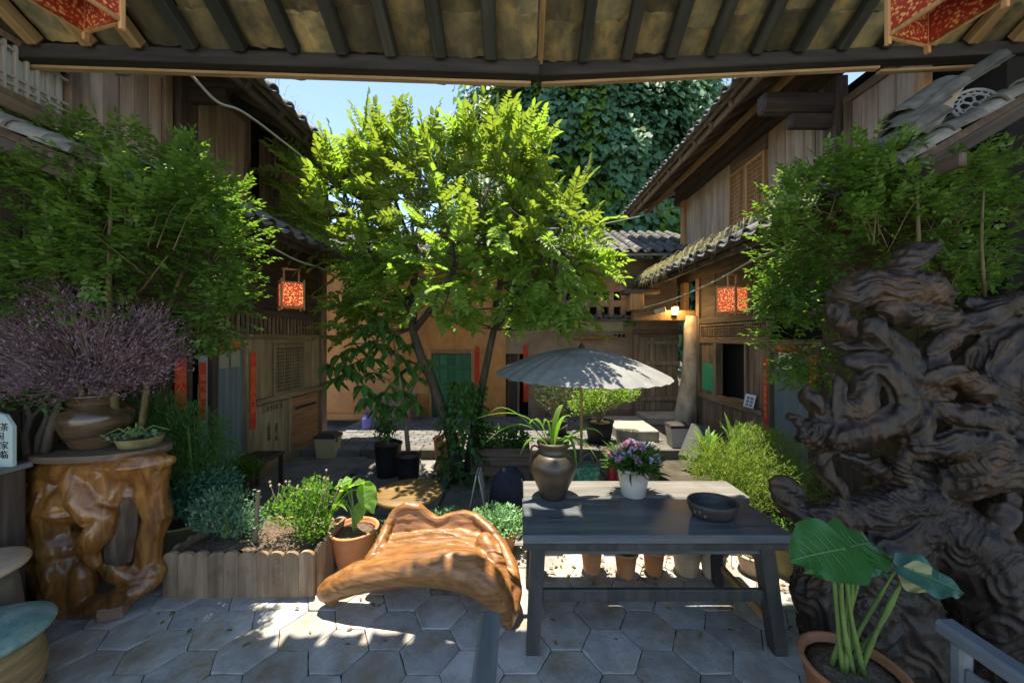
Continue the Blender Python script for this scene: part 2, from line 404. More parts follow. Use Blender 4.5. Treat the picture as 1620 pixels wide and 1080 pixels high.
# pan tiles seen from below between the rafters (curved down), rows stepping up the slope
def tilemesh(w, ln, sag, th, seed, n=8):
    r = random.Random(seed); vs, fs = [], []; J = 5
    for lay in (0, 1):
        for j in range(J):
            for k in range(n + 1):
                a = k / n * 2 - 1
                x = ln * j / (J - 1) + (r.uniform(-.012, .012) if j in (0, J - 1) else 0)
                vs.append((x, a * w / 2, -sag * (1 - a * a) + lay * th + r.uniform(-.002, .002)))
    S = J * (n + 1)
    for j in range(J - 1):
        for k in range(n):
            a = j * (n + 1) + k
            fs.append((a, a + n + 1, a + n + 2, a + 1)[::-1]); fs.append((S + a, S + a + 1, S + a + n + 2, S + a + n + 1)[::-1])
    for k in range(n):
        fs.append((k, k + 1, S + k + 1, S + k)); q = (J - 1) * (n + 1) + k; fs.append((q + 1, q, S + q, S + q + 1))
    return MB().add(vs, [tuple(reversed(f)) for f in fs])
pans = []
for k in range(4):
    me = tilemesh(.34, .27, .035, .014, k).mesh('roof_tile'); me.materials.append(TILE_U); pans.append(me)
for i in range(-14, 15):
    x = .16 + (i + .5) * SP
    for r_ in range(4):
        base = Vector((x, eaveD(x) - .07, eaveZ(x) + .185)) - DS * (r_ * .235 - .02 + rng.uniform(-.035, .035)) + UP * (.014 * (r_ % 2) + rng.uniform(-.012, .012))
        a = rng.uniform(-.03, .03); S = Vector((-1, 0, 0))
        S = (S + UP * rng.uniform(-.05, .05)).normalized(); U2 = DS.cross(S)
        inst(rng.choice(pans), 'roof_tile', gr, base - DS * .25, [DS, S, U2])
# eave tiles whose rounded ends hang just past the beam
ends = []
for k in range(3):
    me = tilemesh(.24, .13, .075, .016, 20 + k).mesh('eave_tile'); me.materials.append(TILE); ends.append(me)
x = -5.2
while x < 5.3:
    if x < .2 or rng.random() < .5:
        p = Vector((x, eaveD(x) + .15 + rng.uniform(-.015, .02), eaveZ(x) + .105 + rng.uniform(-.015, .01)))
        if x > .2: p += Vector((0, -.02, .05))
        inst(rng.choice(ends), 'eave_tile', gr, p - DS * .13, [DS, Vector((-1, 0, 0)), UP])
    x += .285
dk = MB()
for (x0, x1) in ((-7, .16), (.17, 7)):
    vs = []
    for xx in (x0, x1):
        e = Vector((xx, eaveD(xx) + .04, eaveZ(xx) + .235)); top = e - DS * 3.9
        vs += [e, top, top + Vector((0, 0, .06)), e + Vector((0, 0, .06))]
    dk.add(vs, [(0, 1, 2, 3), (7, 6, 5, 4), (0, 4, 5, 1), (1, 5, 6, 2), (2, 6, 7, 3), (3, 7, 4, 0)])
dk.build('roof_deck', W_DARKY, gr)
beam_part(-6, .16, 'fascia', .125, .21, .03, .02, W_DARKX)
beam_part(.17, 6, 'fascia', .125, .21, .03, .02, W_DARKX)
# posts that carry the gallery roof, outside the field of view
for xx in (-5.3, 5.3):
    MB().box((xx - .12, .3, -.02), (xx + .12, .54, 5.5), .02).build('post', W_DARKZ, gr)

# ================================================================== tiled roof planes of the houses
def cover_mesh(r, ln, th, n=8):
    vs, fs = [], []
    for lay, rr in ((0, r), (1, r - th)):
        for j, (xx, k2) in enumerate(((0, 1.0), (ln, .92))):
            for k in range(n + 1):
                a = math.pi * k / n
                vs.append((xx, -math.cos(a) * rr * (1.0 if j else .92), math.sin(a) * rr * (1.0 if j else .92)))
    S = n + 1
    for k in range(n):
        fs.append((k, k + 1, S + k + 1, S + k)); fs.append((2 * S + k, 3 * S + k, 3 * S + k + 1, 2 * S + k + 1))
        fs.append((S + k, S + k + 1, 3 * S + k + 1, 3 * S + k)); fs.append((k + 1, k, 2 * S + k, 2 * S + k + 1))
    return MB().add(vs, [tuple(reversed(f)) for f in fs])
COVER = cover_mesh(.085, .27, .016).mesh('tile'); COVER.materials.append(TILE)
DISC = MB().lathe([(.0, 0), (.07, 0), (.085, .012), (.085, .03)], n=12).mesh('tile_end'); DISC.materials.append(TILE)
def roof_plane(parent, xe, ze, xw, zw, d0, d1, rows=None, sp=.25, under=None, name='roof', soff=True):
    """slope from wall line (xw, zw) down to eave (xe, ze), running d0..d1 in y"""
    dn = Vector((xe - xw, 0, ze - zw)); L = dn.length; dn.normalize()
    sd = Vector((0, 1, 0)); up = dn.cross(sd)
    if up.z < 0: sd = -sd; up = dn.cross(sd)
    m = MB(); a = Vector((xw, d0, zw)); b = Vector((xe, d0, ze)); c = Vector((xe, d1, ze)); d = Vector((xw, d1, zw)); t = up * .05
    vs = [a, b, c, d, a + t, b + t, c + t, d + t]
    m.add(vs, [(0, 1, 2, 3), (7, 6, 5, 4), (0, 4, 5, 1), (1, 5, 6, 2), (2, 6, 7, 3), (3, 7, 4, 0)])
    ro = m.build(name, under or W_DARKY, parent)
    nc = int((d1 - d0) / sp); nrow = int(L / .215); k0 = 0 if rows is None else max(0, nrow - rows)
    pm = MB()
    for c_ in range(nc + 1):
        y = d0 + c_ * (d1 - d0) / nc
        for r_ in range(k0, nrow):
            s = L - (nrow - r_) * .215
            p = Vector((xw, y, zw)) + dn * (s + rng.uniform(-.015, .02)) + up * (.052 + rng.uniform(-.004, .012)) + Vector((0, rng.uniform(-.012, .012), 0))
            tl = (dn + up * rng.uniform(.03, .1)).normalized(); u2 = tl.cross(sd)
            inst(COVER, 'tile', ro, p, [tl, sd, u2])
        if c_ < nc:
            ym = y + (d1 - d0) / nc / 2
            for r_ in range(k0, nrow):
                s = L - (nrow - r_) * .215
                q = tilemesh(sp * .82, .27, .04, .014, c_ * 9 + r_, n=4)
                p = Vector((xw, ym, zw)) + dn * (s + (.05 if r_ == nrow - 1 else 0)) + up * (.1 - .01 * (r_ % 2))
                pm.add([p + dn * v[0] + sd * v[1] + (up + dn * -.08) * v[2] for v in q.v], q.f)
    o = pm.build('pan_tiles', TILE, ro); tag(o, kind='stuff')
    if soff:
        rr = MB().box((-.0, -.035, -.05), (L * 1.0, .035, .045), .006).mesh('rafter'); rr.materials.append(W_DARKX if under is None else under)
        n_ = int((d1 - d0) / .5)
        for k in range(n_ + 1):
            y = d0 + .06 + k * (d1 - d0 - .12) / n_
            inst(rr, 'rafter', ro, Vector((xw, y, zw)) - up * .048, [dn, sd, up])
    return ro

COVM = cover_mesh(.085, .27, .016, 6)
# ================================================================== LEFT AND RIGHT TIMBER HOUSES
class House:
    def __init__(s, xw, sgn, root): s.x = xw; s.s = sgn; s.r = root
    def D(s, px): return abs(s.x) * F / abs(px - CX)
    def Z(s, px, py): return EYE - (py - CY) * s.D(px) / F
    def b(s, name, mat, d0, d1, z0, z1, out=.03, inn=.06, parent=None, bev=.006, m=None):
        mm = MB() if m is None else m
        mm.box((s.x - s.s * inn, d0, z0), (s.x + s.s * out, d1, z1), bev)
        return mm.build(name, mat, parent or s.r) if m is None else None
    def planks(s, mat, d0, d1, z0, z1, n, out=.0, name='plank'):
        w = (d1 - d0) / n
        for k in range(n):
            o_ = out + rng.uniform(-.004, .006)
            s.b(name, mat, d0 + k * w + .004, d0 + (k + 1) * w - .004, z0, z1 + rng.uniform(-.0, .0), o_, .05 + rng.uniform(0, .004))
def lattice(h, d0, d1, z0, z1, nx, nz, mat, fmat, frame_w=.05, back=DARK, out=.02, name='lattice_window', th=.014):
    f = MB()
    f.box((h.x - h.s * .03, d0, z0), (h.x + h.s * (out + .02), d0 + frame_w, z1), .006); f.box((h.x - h.s * .03, d1 - frame_w, z0), (h.x + h.s * (out + .02), d1, z1), .006)
    f.box((h.x - h.s * .03, d0 + frame_w, z0), (h.x + h.s * (out + .018), d1 - frame_w, z0 + frame_w), .006); f.box((h.x - h.s * .03, d0 + frame_w, z1 - frame_w), (h.x + h.s * (out + .018), d1 - frame_w, z1), .006)
    w = f.build(name, fmat, h.r)
    l = MB(); a, b, c, d = d0 + frame_w, d1 - frame_w, z0 + frame_w, z1 - frame_w
    for k in range(1, nx + 1):
        y = a + (b - a) * k / (nx + 1); l.box((h.x - h.s * .0, y - th / 2, c), (h.x + h.s * out, y + th / 2, d))
    for k in range(1, nz + 1):
        z = c + (d - c) * k / (nz + 1); l.box((h.x + h.s * .002, a, z - th / 2), (h.x + h.s * (out - .003), b, z + th / 2))
    l.build('lattice', mat, w)
    MB().box((h.x - h.s * .025, a, c), (h.x - h.s * .02, b, d)).build('pane', back, w)
    return w
def text_mesh(body, size, mat, name, parent, origin, ax, vert=False, align='CENTER', sp=1.0):
    cu = bpy.data.curves.new('t', 'FONT'); cu.body = '\n'.join(body) if vert else body
    cu.size = size; cu.align_x = align; cu.align_y = 'CENTER'; cu.space_line = sp; cu.extrude = .001; cu.resolution_u = 2
    to = bpy.data.objects.new('t', cu); COL.objects.link(to)
    me = bpy.data.meshes.new_from_object(to.evaluated_get(bpy.context.evaluated_depsgraph_get()))
    bpy.data.objects.remove(to); bpy.data.curves.remove(cu)
    M4 = Matrix.Translation(Vector(origin)) @ Matrix(ax).transposed().to_4x4()
    me.transform(M4); me.materials.clear()
    return put(me, name, mat, parent)
def paper(h, d0, d1, z0, z1, text, label, name='couplet_banner', cat='banner', vert=True, mat=None, ink=None, out=.05, group=None):
    o = MB().box((h.x + h.s * out, d0, z0), (h.x + h.s * (out + .004), d1, z1)).build(name, mat or RED)
    tag(o, label, cat, group)
    ax = (Vector((0, -h.s * -1, 0)) * 1, Vector((0, 0, 1)), Vector((h.s, 0, 0)))
    xd = Vector((0, 1, 0)) if h.s > 0 else Vector((0, -1, 0))
    ax = (xd, Vector((0, 0, 1)), Vector((h.s, 0, 0)))
    if text:
        n = len(text); w = d1 - d0; hh = z1 - z0
        size = min(w * .95, hh / n * .9) if vert else min(hh * .95, w / n * .95)
        text_mesh(text, size, ink or GOLD, 'lettering', o, (h.x + h.s * (out + .006), (d0 + d1) / 2, (z0 + z1) / 2), ax, vert, sp=hh / n / size * .62 if vert else 1)
    return o

# ---------------------------------------------------------------- left house
LH = thing('timber_house', (-3.75, 4.6, 0), 'dark old timber house with grey door curtain, next to the orange earth wall', 'house')
h = House(-3.75, 1, LH)
D, Z = h.D, h.Z
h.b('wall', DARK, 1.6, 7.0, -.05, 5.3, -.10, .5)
h.b('corner_post', W_OLDZ, 6.84, 7.02, 0, 3.9, .06)
# ground floor bay with lattice window and two inscribed boards
h.b('bottom_rail', W_OLIVEY, 5.16, 6.84, -.02, .13, .03)
h.b('sill_rail', W_OLIVEY, 5.16, 6.84, 1.04, 1.12, .055)
h.b('lintel', W_OLIVEY, 4.1, 6.84, 1.99, 2.06, .045)
h.b('door_post', W_OLIVEZ, 4.985, 5.16, -.02, 1.99, .035)
h.b('stile', W_OLIVEZ, 5.92, 6.0, .13, 1.04, .03)
lb = h.b('inscribed_board', W_OLIVEZ, 5.19, 5.9, .13, 1.02, .012)
rb = h.b('reddish_board', W_RED, 6.02, 6.8, .13, 1.02, .014); tag(rb, 'reddish lower board with a dark slot')
MB().box((-3.75 + .0145, 6.1, .8), (-3.75 + .018, 6.72, .845)).build('slot', INK, rb)
AXL = (Vector((0, 1, 0)), Vector((0, 0, 1)), Vector((1, 0, 0)))
text_mesh('三家村茶马', .1, INK, 'lettering', lb, (-3.75 + .0145, 5.53, .94), AXL)
text_mesh('古院客栈', .085, flatM('faded_ink', (.06, .045, .025), .9), 'lettering', lb, (-3.75 + .0145, 5.45, .6), AXL, True, sp=.75)
text_mesh('清茶一盏', .085, flatM('faded_ink', (.06, .045, .025), .9), 'lettering', lb, (-3.75 + .0145, 5.62, .55), AXL, True, sp=.75)
h.planks(W_OLIVEZ, 5.17, 5.53, 1.12, 1.99, 1, .01)
h.planks(W_OLIVEZ, 6.36, 6.84, 1.12, 1.99, 2, .01)
lattice(h, 5.54, 6.35, 1.12, 1.9, 11, 12, W_OLIVEZ, W_OLIVEZ, .045, th=.013)
h.b('top_rail', W_OLIVEY, 5.54, 6.35, 1.9, 1.99, .02)
h.b('wall_board', W_DARKY, 3.2, 6.84, 2.32, 2.42, .035)
sl = MB().box((-.012, -.018, 0), (.012, .018, .262)).mesh('slat'); sl.materials.append(W_OLDZ)
y = 4.15
while y < 6.8:
    inst(sl, 'slat', LH, (-3.75 + .01, y, 2.06)); y += .088
for k in range(10):
    h.b('wall_plank', W_DARKY, 3.0 + k * .384, 3.0 + (k + 1) * .384 - .01, 2.42, 3.3, .0 + .006 * (k % 2), .05)
h.b('tie_beam', W_DARKY, 3.0, 6.84, 2.62, 2.78, .07)
h.b('plate_beam', W_DARKY, 3.0, 7.2, 3.3, 3.44, .08)
# doorway with curtain
h.b('door_stile', W_DARKZ, 4.44, 4.52, -.02, 1.99, .03)
h.b('door_head', W_OLIVEY, 4.52, 4.985, 1.86, 1.99, .02)
cur = MB(); n = 26
vs = []
for k in range(n + 1):
    y = 4.52 + (4.985 - 4.52) * k / n
    for z in (.3, 1.87): vs.append((-3.78 + .004 * math.sin(k * 1.1) + .004 * math.sin(k * .5), y, z))
cur.add(vs, [(2 * k, 2 * k + 2, 2 * k + 3, 2 * k + 1) for k in range(n)])
co = cur.build('door_curtain', CURTAIN, None, True, origin=(-3.77, 4.75, .3)); tag(co, 'plain grey-blue cloth curtain filling the left house doorway', 'curtain')
for k in (0, 1):
    yy = 4.565 + k * .19
    o = MB().box((-3.756, yy, 1.62), (-3.752, yy + .15, 1.85), .0).build('print_patch', flatM('faded_yellow_print', (.3, .3, .22), .9), co)
cur = MB(); vs = []
for k in range(13):
    y = 4.3 + .13 * k / 12
    for z in (.55, 1.8): vs.append((-3.78 + .01 * math.sin(k * 1.9), y, z))
cur.add(vs, [(2 * k, 2 * k + 2, 2 * k + 3, 2 * k + 1) for k in range(12)])
co = cur.build('door_curtain', M('pale_grey_curtain', [(.22, .25, .28), (.28, .31, .33), (.33, .36, .38)], (6, 6, .6), 4, .9, .3, rand=.05), None, True, origin=(-3.77, 4.36, .55)); tag(co, 'narrow pale grey curtain strip beside red couplet paper', 'curtain')
h.planks(W_DARKZ, 3.0, 4.2, 0, 1.99, 6, .0); h.planks(W_DARKZ, 1.62, 2.98, 0, 3.6, 6, .0)
paper(h, 5.02, 5.13, .74, 1.80, '春风送福入门来', 'long red couplet paper between grey-blue curtain and inscribed board')
paper(h, 4.5, 4.86, 1.87, 1.98, '吉祥如意', 'small red paper strip with gilt writing above the left doorway', vert=False)
paper(h, 4.22, 4.31, 1.03, 1.72, '瑞气盈门', 'faded red couplet paper left of the pale grey curtain strip')
paper(h, 3.92, 4.06, 1.22, 1.78, '福满人间', 'broad red couplet paper half covered by the purple bush')
# dark bench in the doorway
bn = thing('bench', (-3.35, 4.7, 0), 'dark wooden bench standing in the left doorway', 'bench')
MB().box((-3.6, 4.35, .42), (-3.2, 5.0, .46), .008).build('seat', W_DARKY, bn)
for xx in (-3.57, -3.25):
    for yy in (4.4, 4.93): MB().box((xx, yy, .0), (xx + .04, yy + .04, .42)).build('leg', W_DARKZ, bn)
# upper storey
ZU = 3.74
h.b('upper_sill', W_OLDY, 3.12, 7.0, ZU - .08, ZU + .06, .05)
h.planks(W_PANEL, 3.16, 3.83, ZU + .06, 5.05, 5, .0, 'panel_board')
h.b('panel_frame', W_OLDZ, 3.83, 3.92, ZU + .06, 5.1, .035)
h.b('storey_post', W_DARKZ, 3.95, 4.17, ZU - .1, 5.1, .09)
h.planks(W_PANEL, 4.2, 4.98, ZU + .06, 5.05, 5, .0, 'panel_board')
h.b('panel_frame', W_OLDZ, 4.98, 5.06, ZU + .06, 5.1, .035)
h.b('panel_rail', W_OLDY, 3.16, 4.98, 4.95, 5.05, .03)
lattice(h, 5.3, 5.62, ZU + .06, 4.9, 5, 12, W_OLDZ, W_OLDZ, .05, name='open_shutter')
MB().box((-3.9, 5.06, ZU + .06), (-3.8, 5.3, ZU + .3), .01).build('window_board', W_WARMY, LH)
h.b('storey_post', W_OLDZ, 5.63, 5.72, ZU + .06, 5.1, .05)
h.planks(W_PANEL, 5.75, 6.9, ZU + .06, 5.05, 7, .0, 'panel_board')
h.b('storey_post', W_DARKZ, 6.9, 7.05, ZU - .1, 5.1, .08)
h.b('storey_beam', W_DARKY, 3.12, 7.3, 5.1, 5.28, .1)
# lattice window with white panes at the near end
h.b('upper_sill', W_OLDY, 2.0, 3.1, 3.66, 3.76, .055)
lattice(h, 2.1, 3.06, 3.76, 4.22, 13, 0, flatM('pale_lattice', (.33, .3, .26), .8), W_OLDZ, .05, flatM('milky_pane', (.62, .66, .68), .4), .03)
l2 = MB()
for z in (3.86, 3.92, 4.12, 4.17): l2.box((-3.745, 2.15, z), (-3.718, 3.01, z + .014))
l2.build('lattice_rail', flatM('pale_lattice', ()), LH)
h.b('window_post', W_OLDZ, 3.06, 3.15, 3.66, 4.3, .05)
# bracket under the upper eave
MB().box((-3.72, 4.0, 4.78), (-2.95, 4.14, 5.0), .03).build('bracket', W_DARKX, LH)
MB().box((-3.72, 4.02, 4.62), (-3.25, 4.12, 4.78), .03).build('bracket', W_DARKX, LH)
roof_plane(LH, -2.78, 3.20, -3.72, 3.70, 3.4, 7.35, sp=.27)
roof_plane(LH, -2.82, 3.08, -3.72, 3.48, 2.3, 3.36, sp=.27)
roof_plane(LH, -2.78, 4.66, -4.3, 5.52, 3.22, 7.45, rows=4, sp=.25)
MB().bar((-2.86, 3.22, 4.64), (-2.86, 7.45, 4.64), .05, .1, bev=.01).build('eave_board', W_DARKY, LH)
MB().bar((-2.88, 3.38, 3.20), (-2.88, 7.35, 3.20), .05, .09, bev=.01).build('eave_board', W_DARKY, LH)

# ---------------------------------------------------------------- right house
RH = thing('timber_house', (3.95, 5.6, 0), 'weathered timber house with open window, green sheet and grassy lower roof', 'house')
h = House(3.95, -1, RH)
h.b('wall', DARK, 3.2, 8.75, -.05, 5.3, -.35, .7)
h.b('inner_wall', W_DARKZ, 1.6, 3.2, -.05, 5.0, -1.2, 1.4)
h.b('corner_post', W_OLDZ, 7.86, 8.0, 0, 3.3, .06)
h.b('lintel', W_OLDY, 4.7, 7.86, 1.9, 1.985, .045)
lattice(h, 5.72, 7.84, 1.99, 2.28, 30, 4, W_OLDZ, W_OLDZ, .03, name='transom_lattice', th=.012)
for k in range(8):
    h.b('wall_plank', W_DARKY, 3.3 + k * .57, 3.3 + (k + 1) * .57 - .01, 2.28, 3.3, .006 * (k % 2), .05)
h.b('plate_beam', W_DARKY, 3.0, 8.9, 3.3, 3.48, .08)
h.b('tie_beam', W_DARKY, 3.3, 7.9, 2.3, 2.42, .05)
# open window: sill, jambs, deep reveal with white inner jamb, dark room behind
h.b('sill_rail', W_OLDY, 5.8, 7.86, .75, .84, .08)
h.planks(W_OLDZ, 7.32, 7.84, .84, 1.9, 3, .0)
h.b('window_jamb', W_OLDZ, 7.2, 7.3, .84, 1.9, .05, .1)
h.b('window_jamb', W_OLDZ, 6.24, 6.3, .84, 1.9, .05, .1)
MB().box((4.05, 6.3, .84), (4.55, 6.34, 1.9)).build('reveal', flatM('pale_reveal', (.3, .36, .34), .8), RH)
MB().box((4.05, 6.34, .80), (4.28, 7.2, .84)).build('window_ledge', flatM('pale_reveal', ()), RH)
h.b('window_frame', W_WARMY, 6.3, 7.2, .84, .88, .03)
h.planks(W_OLDZ, 5.82, 6.23, .84, 1.9, 3, .0)
h.planks(W_OLDZ, 5.82, 7.84, .1, .75, 9, .0)
for d in (7.6, 7.0, 6.4): h.b('stile', W_OLDZ, d, d + .07, .1, .75, .03)
h.b('bottom_rail', W_OLDY, 5.8, 7.86, -.02, .1, .05)
gs = MB().box((3.935, 7.36, .92), (3.942, 7.78, 1.48)).build('green_sheet', M('green_board', [(.02, .24, .12), (.03, .3, .15), (.05, .34, .18)], (3, 3, 3), 4, .5, .05, rand=0)); tag(gs, 'bright green flat sheet fixed beside the open window', 'board')
nt_ = MB(); nt_.bar((3.85, 6.1, .845), (3.9, 6.1, 1.06), .26, .01, up=(1, 0, 0)); ntc = nt_.build('notice_card', flatM('white_card', (.62, .66, .72), .5)); tag(ntc, 'white printed card with dark blocks leaning on the window sill', 'notice')
pk = MB()
for k in range(3):
    for j in range(2): pk.bar((3.842 + .012 * (k + .3), 6.015 + j * .1 + .02, .87 + k * .055), (3.842 + .012 * (k + 1), 6.015 + j * .1 + .02, .87 + k * .055 + .038), .07, .002, up=(1, 0, 0))
pk.build('printed_block', flatM('blue_print', (.12, .16, .25), .6), ntc)
h.b('door_post', W_OLDZ, 5.66, 5.8, -.02, 1.9, .05)
h.b('door_head', W_OLDY, 4.92, 5.66, 1.78, 1.9, .03)
h.b('door_post', W_DARKZ, 4.74, 4.92, -.02, 1.9, .04)
cur = MB(); vs = []
for k in range(n + 1):
    y = 4.92 + .74 * k / n
    for z in (.05, 1.78): vs.append((3.98 + .005 * math.sin(k * .9), y, z))
cur.add(vs, [(2 * k + 1, 2 * k + 3, 2 * k + 2, 2 * k) for k in range(n)])
co = cur.build('door_curtain', CURTAIN, None, True, origin=(3.98, 5.3, .05)); tag(co, 'grey-green cloth curtain in the right house doorway behind the root', 'curtain')
h.planks(W_DARKZ, 3.4, 4.74, 0, 2.28, 6, .0)
paper(h, 5.69, 5.78, .5, 1.70, '花开富贵满庭芳', 'tall red couplet paper beside the open window of the right house', out=.055)
paper(h, 5.1, 5.5, 1.79, 1.9, '四季平安', 'red paper strip over the right doorway, half behind leaves', vert=False, out=.05)
paper(h, 4.76, 4.88, 1.0, 1.78, '竹报平安', 'red couplet paper behind the right hedge leaves, by the root', out=.05)
pb = MB(); vs = []
for k in range(9):
    y = 5.18 + .3 * k / 8
    for z in (1.55, 1.79): vs.append((3.90 + .02 * math.sin(k * 1.3 + z * 9), y, z))
pb.add(vs, [(2 * k + 1, 2 * k + 3, 2 * k + 2, 2 * k) for k in range(8)])
pbo = pb.build('plastic_sheet', flatM('milky_plastic', (.5, .53, .52), .35), None, True, origin=(3.9, 5.33, 1.55)); tag(pbo, 'crumpled whitish plastic sheet hanging under red paper strip', 'plastic sheet')
# upper storey
ZU = 3.92
h.b('upper_sill', W_OLDY, 3.6, 8.75, ZU - .08, ZU + .06, .05)
h.b('storey_post', W_WARMZ, 8.55, 8.75, 2.4, 5.3, .06)
h.planks(W_PANEL, 6.8, 8.55, ZU + .06, 5.25, 8, .0, 'panel_board')
for a, b in ((5.78, 6.27), (6.27, 6.76)):
    lattice(h, a, b, ZU + .06, 5.0, 6, 11, W_WARMZ, W_WARMZ, .05, flatM('window_dark', (.03, .025, .02), .6), .03)
h.b('panel_rail', W_OLDY, 5.78, 6.76, 5.0, 5.25, .02)
h.planks(W_PANEL, 4.66, 5.76, ZU + .06, 5.25, 6, .0, 'panel_board')
h.b('storey_post', W_DARKZ, 4.42, 4.62, ZU - .1, 5.2, .09)
h.planks(W_PANEL, 3.62, 4.38, ZU + .06, 4.9, 4, .0, 'panel_board')
h.b('panel_frame', W_OLDZ, 4.3, 4.4, ZU + .06, 4.9, .03)
h.b('panel_rail', W_OLDY, 3.62, 4.4, 4.8, 4.9, .035)
h.b('storey_post', W_WARMZ, 3.52, 3.6, ZU - .1, 5.1, .04)
h.b('storey_beam', W_DARKY, 3.5, 9.0, 5.25, 5.4, .1); h.b('upper_wall', W_OLDY, 3.4, 9.2, 5.4, 5.84, .0)
MB().box((3.9, 4.44, 4.78), (3.0, 4.6, 5.02), .03).build('bracket', W_DARKX, RH)
MB().box((3.9, 4.46, 4.6), (3.35, 4.58, 4.78), .03).build('bracket', W_DARKX, RH)
roof_plane(RH, 2.78, 3.19, 3.92, 3.87, 2.62, 9.0, sp=.27)
roof_plane(RH, 2.85, 5.22, 4.5, 6.1, 3.35, 9.6, rows=4, sp=.25, under=W_OLDX)
MB().bar((2.93, 3.35, 5.18), (2.93, 9.6, 5.18), .05, .1, bev=.01).build('eave_board', W_OLDY, RH)
MB().bar((2.88, 2.35, 3.16), (2.88, 9.0, 3.16), .05, .09, bev=.01).build('eave_board', W_DARKY, RH)
MB().bar((3.3, 3.4, 5.18), (3.3, 9.4, 5.22), .06, .08).build('purlin', W_WARMY, RH)
# leaning whitewashed trunk-post at the far corner
wp = MB(); pts = [P(1082, 672, 8.0), P(1087, 640, 8.02), P(1092, 590, 8.05), P(1094, 545, 8.05), P(1094, 500, 8.05)]
wp.tube(pts, [.26, .22, .17, .16, .16], 12); wpo = wp.build('rough_post', WHITE_PIL, None, True); tag(wpo, 'rough whitewashed tree-trunk post flaring at its foot', 'post')
bmo = thing('post_beam', P(1040, 500, 8.2), 'pale timber beam and block resting on the whitewashed post', 'beam')
MB().box((2.55, 8.0, 2.38), (3.9, 8.25, 2.62), .02).build('beam', W_WARMY, bmo)
MB().box((2.45, 7.95, 2.62), (2.75, 8.3, 2.98), .02).build('block', W_WARMZ, bmo)
MB().box((2.3, 7.95, 2.98), (3.1, 8.3, 3.08), .02).build('cap', W_OLDX, bmo)
# ---------------------------------------------------------------- back house
BH = thing('earth_house', (0, 9.2, 0), 'orange earth-walled back house behind the central tree', 'house')
YB = 8.9
def bb(name, mat, x0, x1, z0, z1, y0=YB, th=.25, bev=.0, parent=None):
    return MB().box((x0, y0, z0), (x1, y0 + th, z1), bev).build(name, mat, parent or BH)
def X(px): return (px - CX) * YB / F
def ZB(py): return EYE - (py - CY) * YB / F
bb('wall', ORANGE_W, -5.2, X(800), 0, 3.7, YB)
bb('wall', PLASTER, X(836), 3.9, 0, 2.3, YB)
bb('wall', PLASTER, X(800), X(836), 1.62, 2.3, YB + .002)
bb('cream_band', PLASTER_L, X(870), X(985), 2.18, 2.42, YB - .03, .03)
bb('stone_base', M('rubble_base', [(.13, .08, .07), (.22, .15, .12), (.3, .22, .18)], (4, 4, 4), 8, .9, .7, bscale=8, rand=.1), X(838), X(1005), .0, .28, YB - .07, .069, .02)
bb('lintel_beam', W_RED, X(905), X(975), 1.98, 2.06, YB - .08, .08, .01)
nb = MB()
bb('inset_window', W_GREYZ, X(968), X(990), 2.0, 2.12, YB - .05, .05, .005)
for k in range(3): bb('vent_hole', DARK, X(970 + 6.5 * k), X(975 + 6.5 * k), 2.025, 2.095, YB - .056, .01)
# door in the centre
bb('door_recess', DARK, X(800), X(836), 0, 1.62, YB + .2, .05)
dr = bb('door', W_DARKZ, X(801), X(818), .05, 1.6, YB + .06, .05, .01)
bb('door_pane', flatM('dull_glass', (.2, .23, .23), .25), X(804), X(816), .95, 1.3, YB + .05, .005, parent=dr)
bb('door_jamb', W_OLDZ, X(818), X(822), 0, 1.62, YB - .02, .2, .01)
# green shutter-door left of it
gd = bb('green_door', M('green_paint_wood', [(.02, .09, .05), (.03, .13, .07), (.05, .17, .1)], (6, 6, 1), 5, .7, .2, rand=.2, stain=((.1, .13, .09), 3, .6)), X(684), X(745), .1, 1.62, YB - .03, .03, .01)
for k in range(5): bb('door_board', MATS['green_paint_wood'], X(685 + k * 12), X(696 + k * 12), .12, 1.6, YB - .045, .014, .004, gd)
for z_ in (.35, 1.25): bb('door_rail', MATS['green_paint_wood'], X(686), X(743), z_, z_ + .1, YB - .062, .016, .004, gd)
MB().tube([(X(738), YB - .062, .85), (X(738), YB - .09, .87), (X(738), YB - .09, .95), (X(738), YB - .062, .97)], .008, 6).build('handle', flatM('iron', (.05, .05, .05), .5), gd)
bb('door_frame', W_WARMZ, X(678), X(683.5), .05, 1.7, YB - .07, .07, .01); bb('door_frame', W_WARMZ, X(745.5), X(752), .05, 1.7, YB - .07, .07, .01)
bb('door_frame', W_WARMY, X(683.5), X(745.5), 1.63, 1.72, YB - .065, .065, .01)
# dark upper window left
bb('upper_window', DARK, X(552), X(566), 2.35, 2.9, YB - .03, .03)
# perforated brick screen over the small tiled coping
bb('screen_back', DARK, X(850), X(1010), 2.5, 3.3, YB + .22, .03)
scr = M('screen_clay', [(.25, .15, .105), (.33, .21, .15), (.4, .27, .2)], (4, 4, 4), 7, .9, .4, bscale=20, rand=.06)
zr = [2.5, 2.55, 2.78, 2.93, 3.16, 3.34]
for (a, b) in ((2.5, 2.56), (2.77, 2.93), (3.14, 3.34)): bb('screen_course', scr, X(850), X(1010), a, b, YB, .16, .004)
for k in range(9):
    x0 = X(850) + k * .292
    for (a, b) in ((2.56, 2.77), (2.93, 3.14)): bb('screen_pier', scr, x0, x0 + .12, a, b, YB + .003, .15, .004)
bb('screen_wall', PLASTER, X(850), 3.9, 3.34, 3.95, YB + .004, .2)
bb('orange_gable', ORANGE_W, -5.2, X(850), 3.7, 3.95, YB + .004, .2)
bb('screen_side', PLASTER, X(1010), 3.9, 2.3, 3.34, YB + .003, .2)
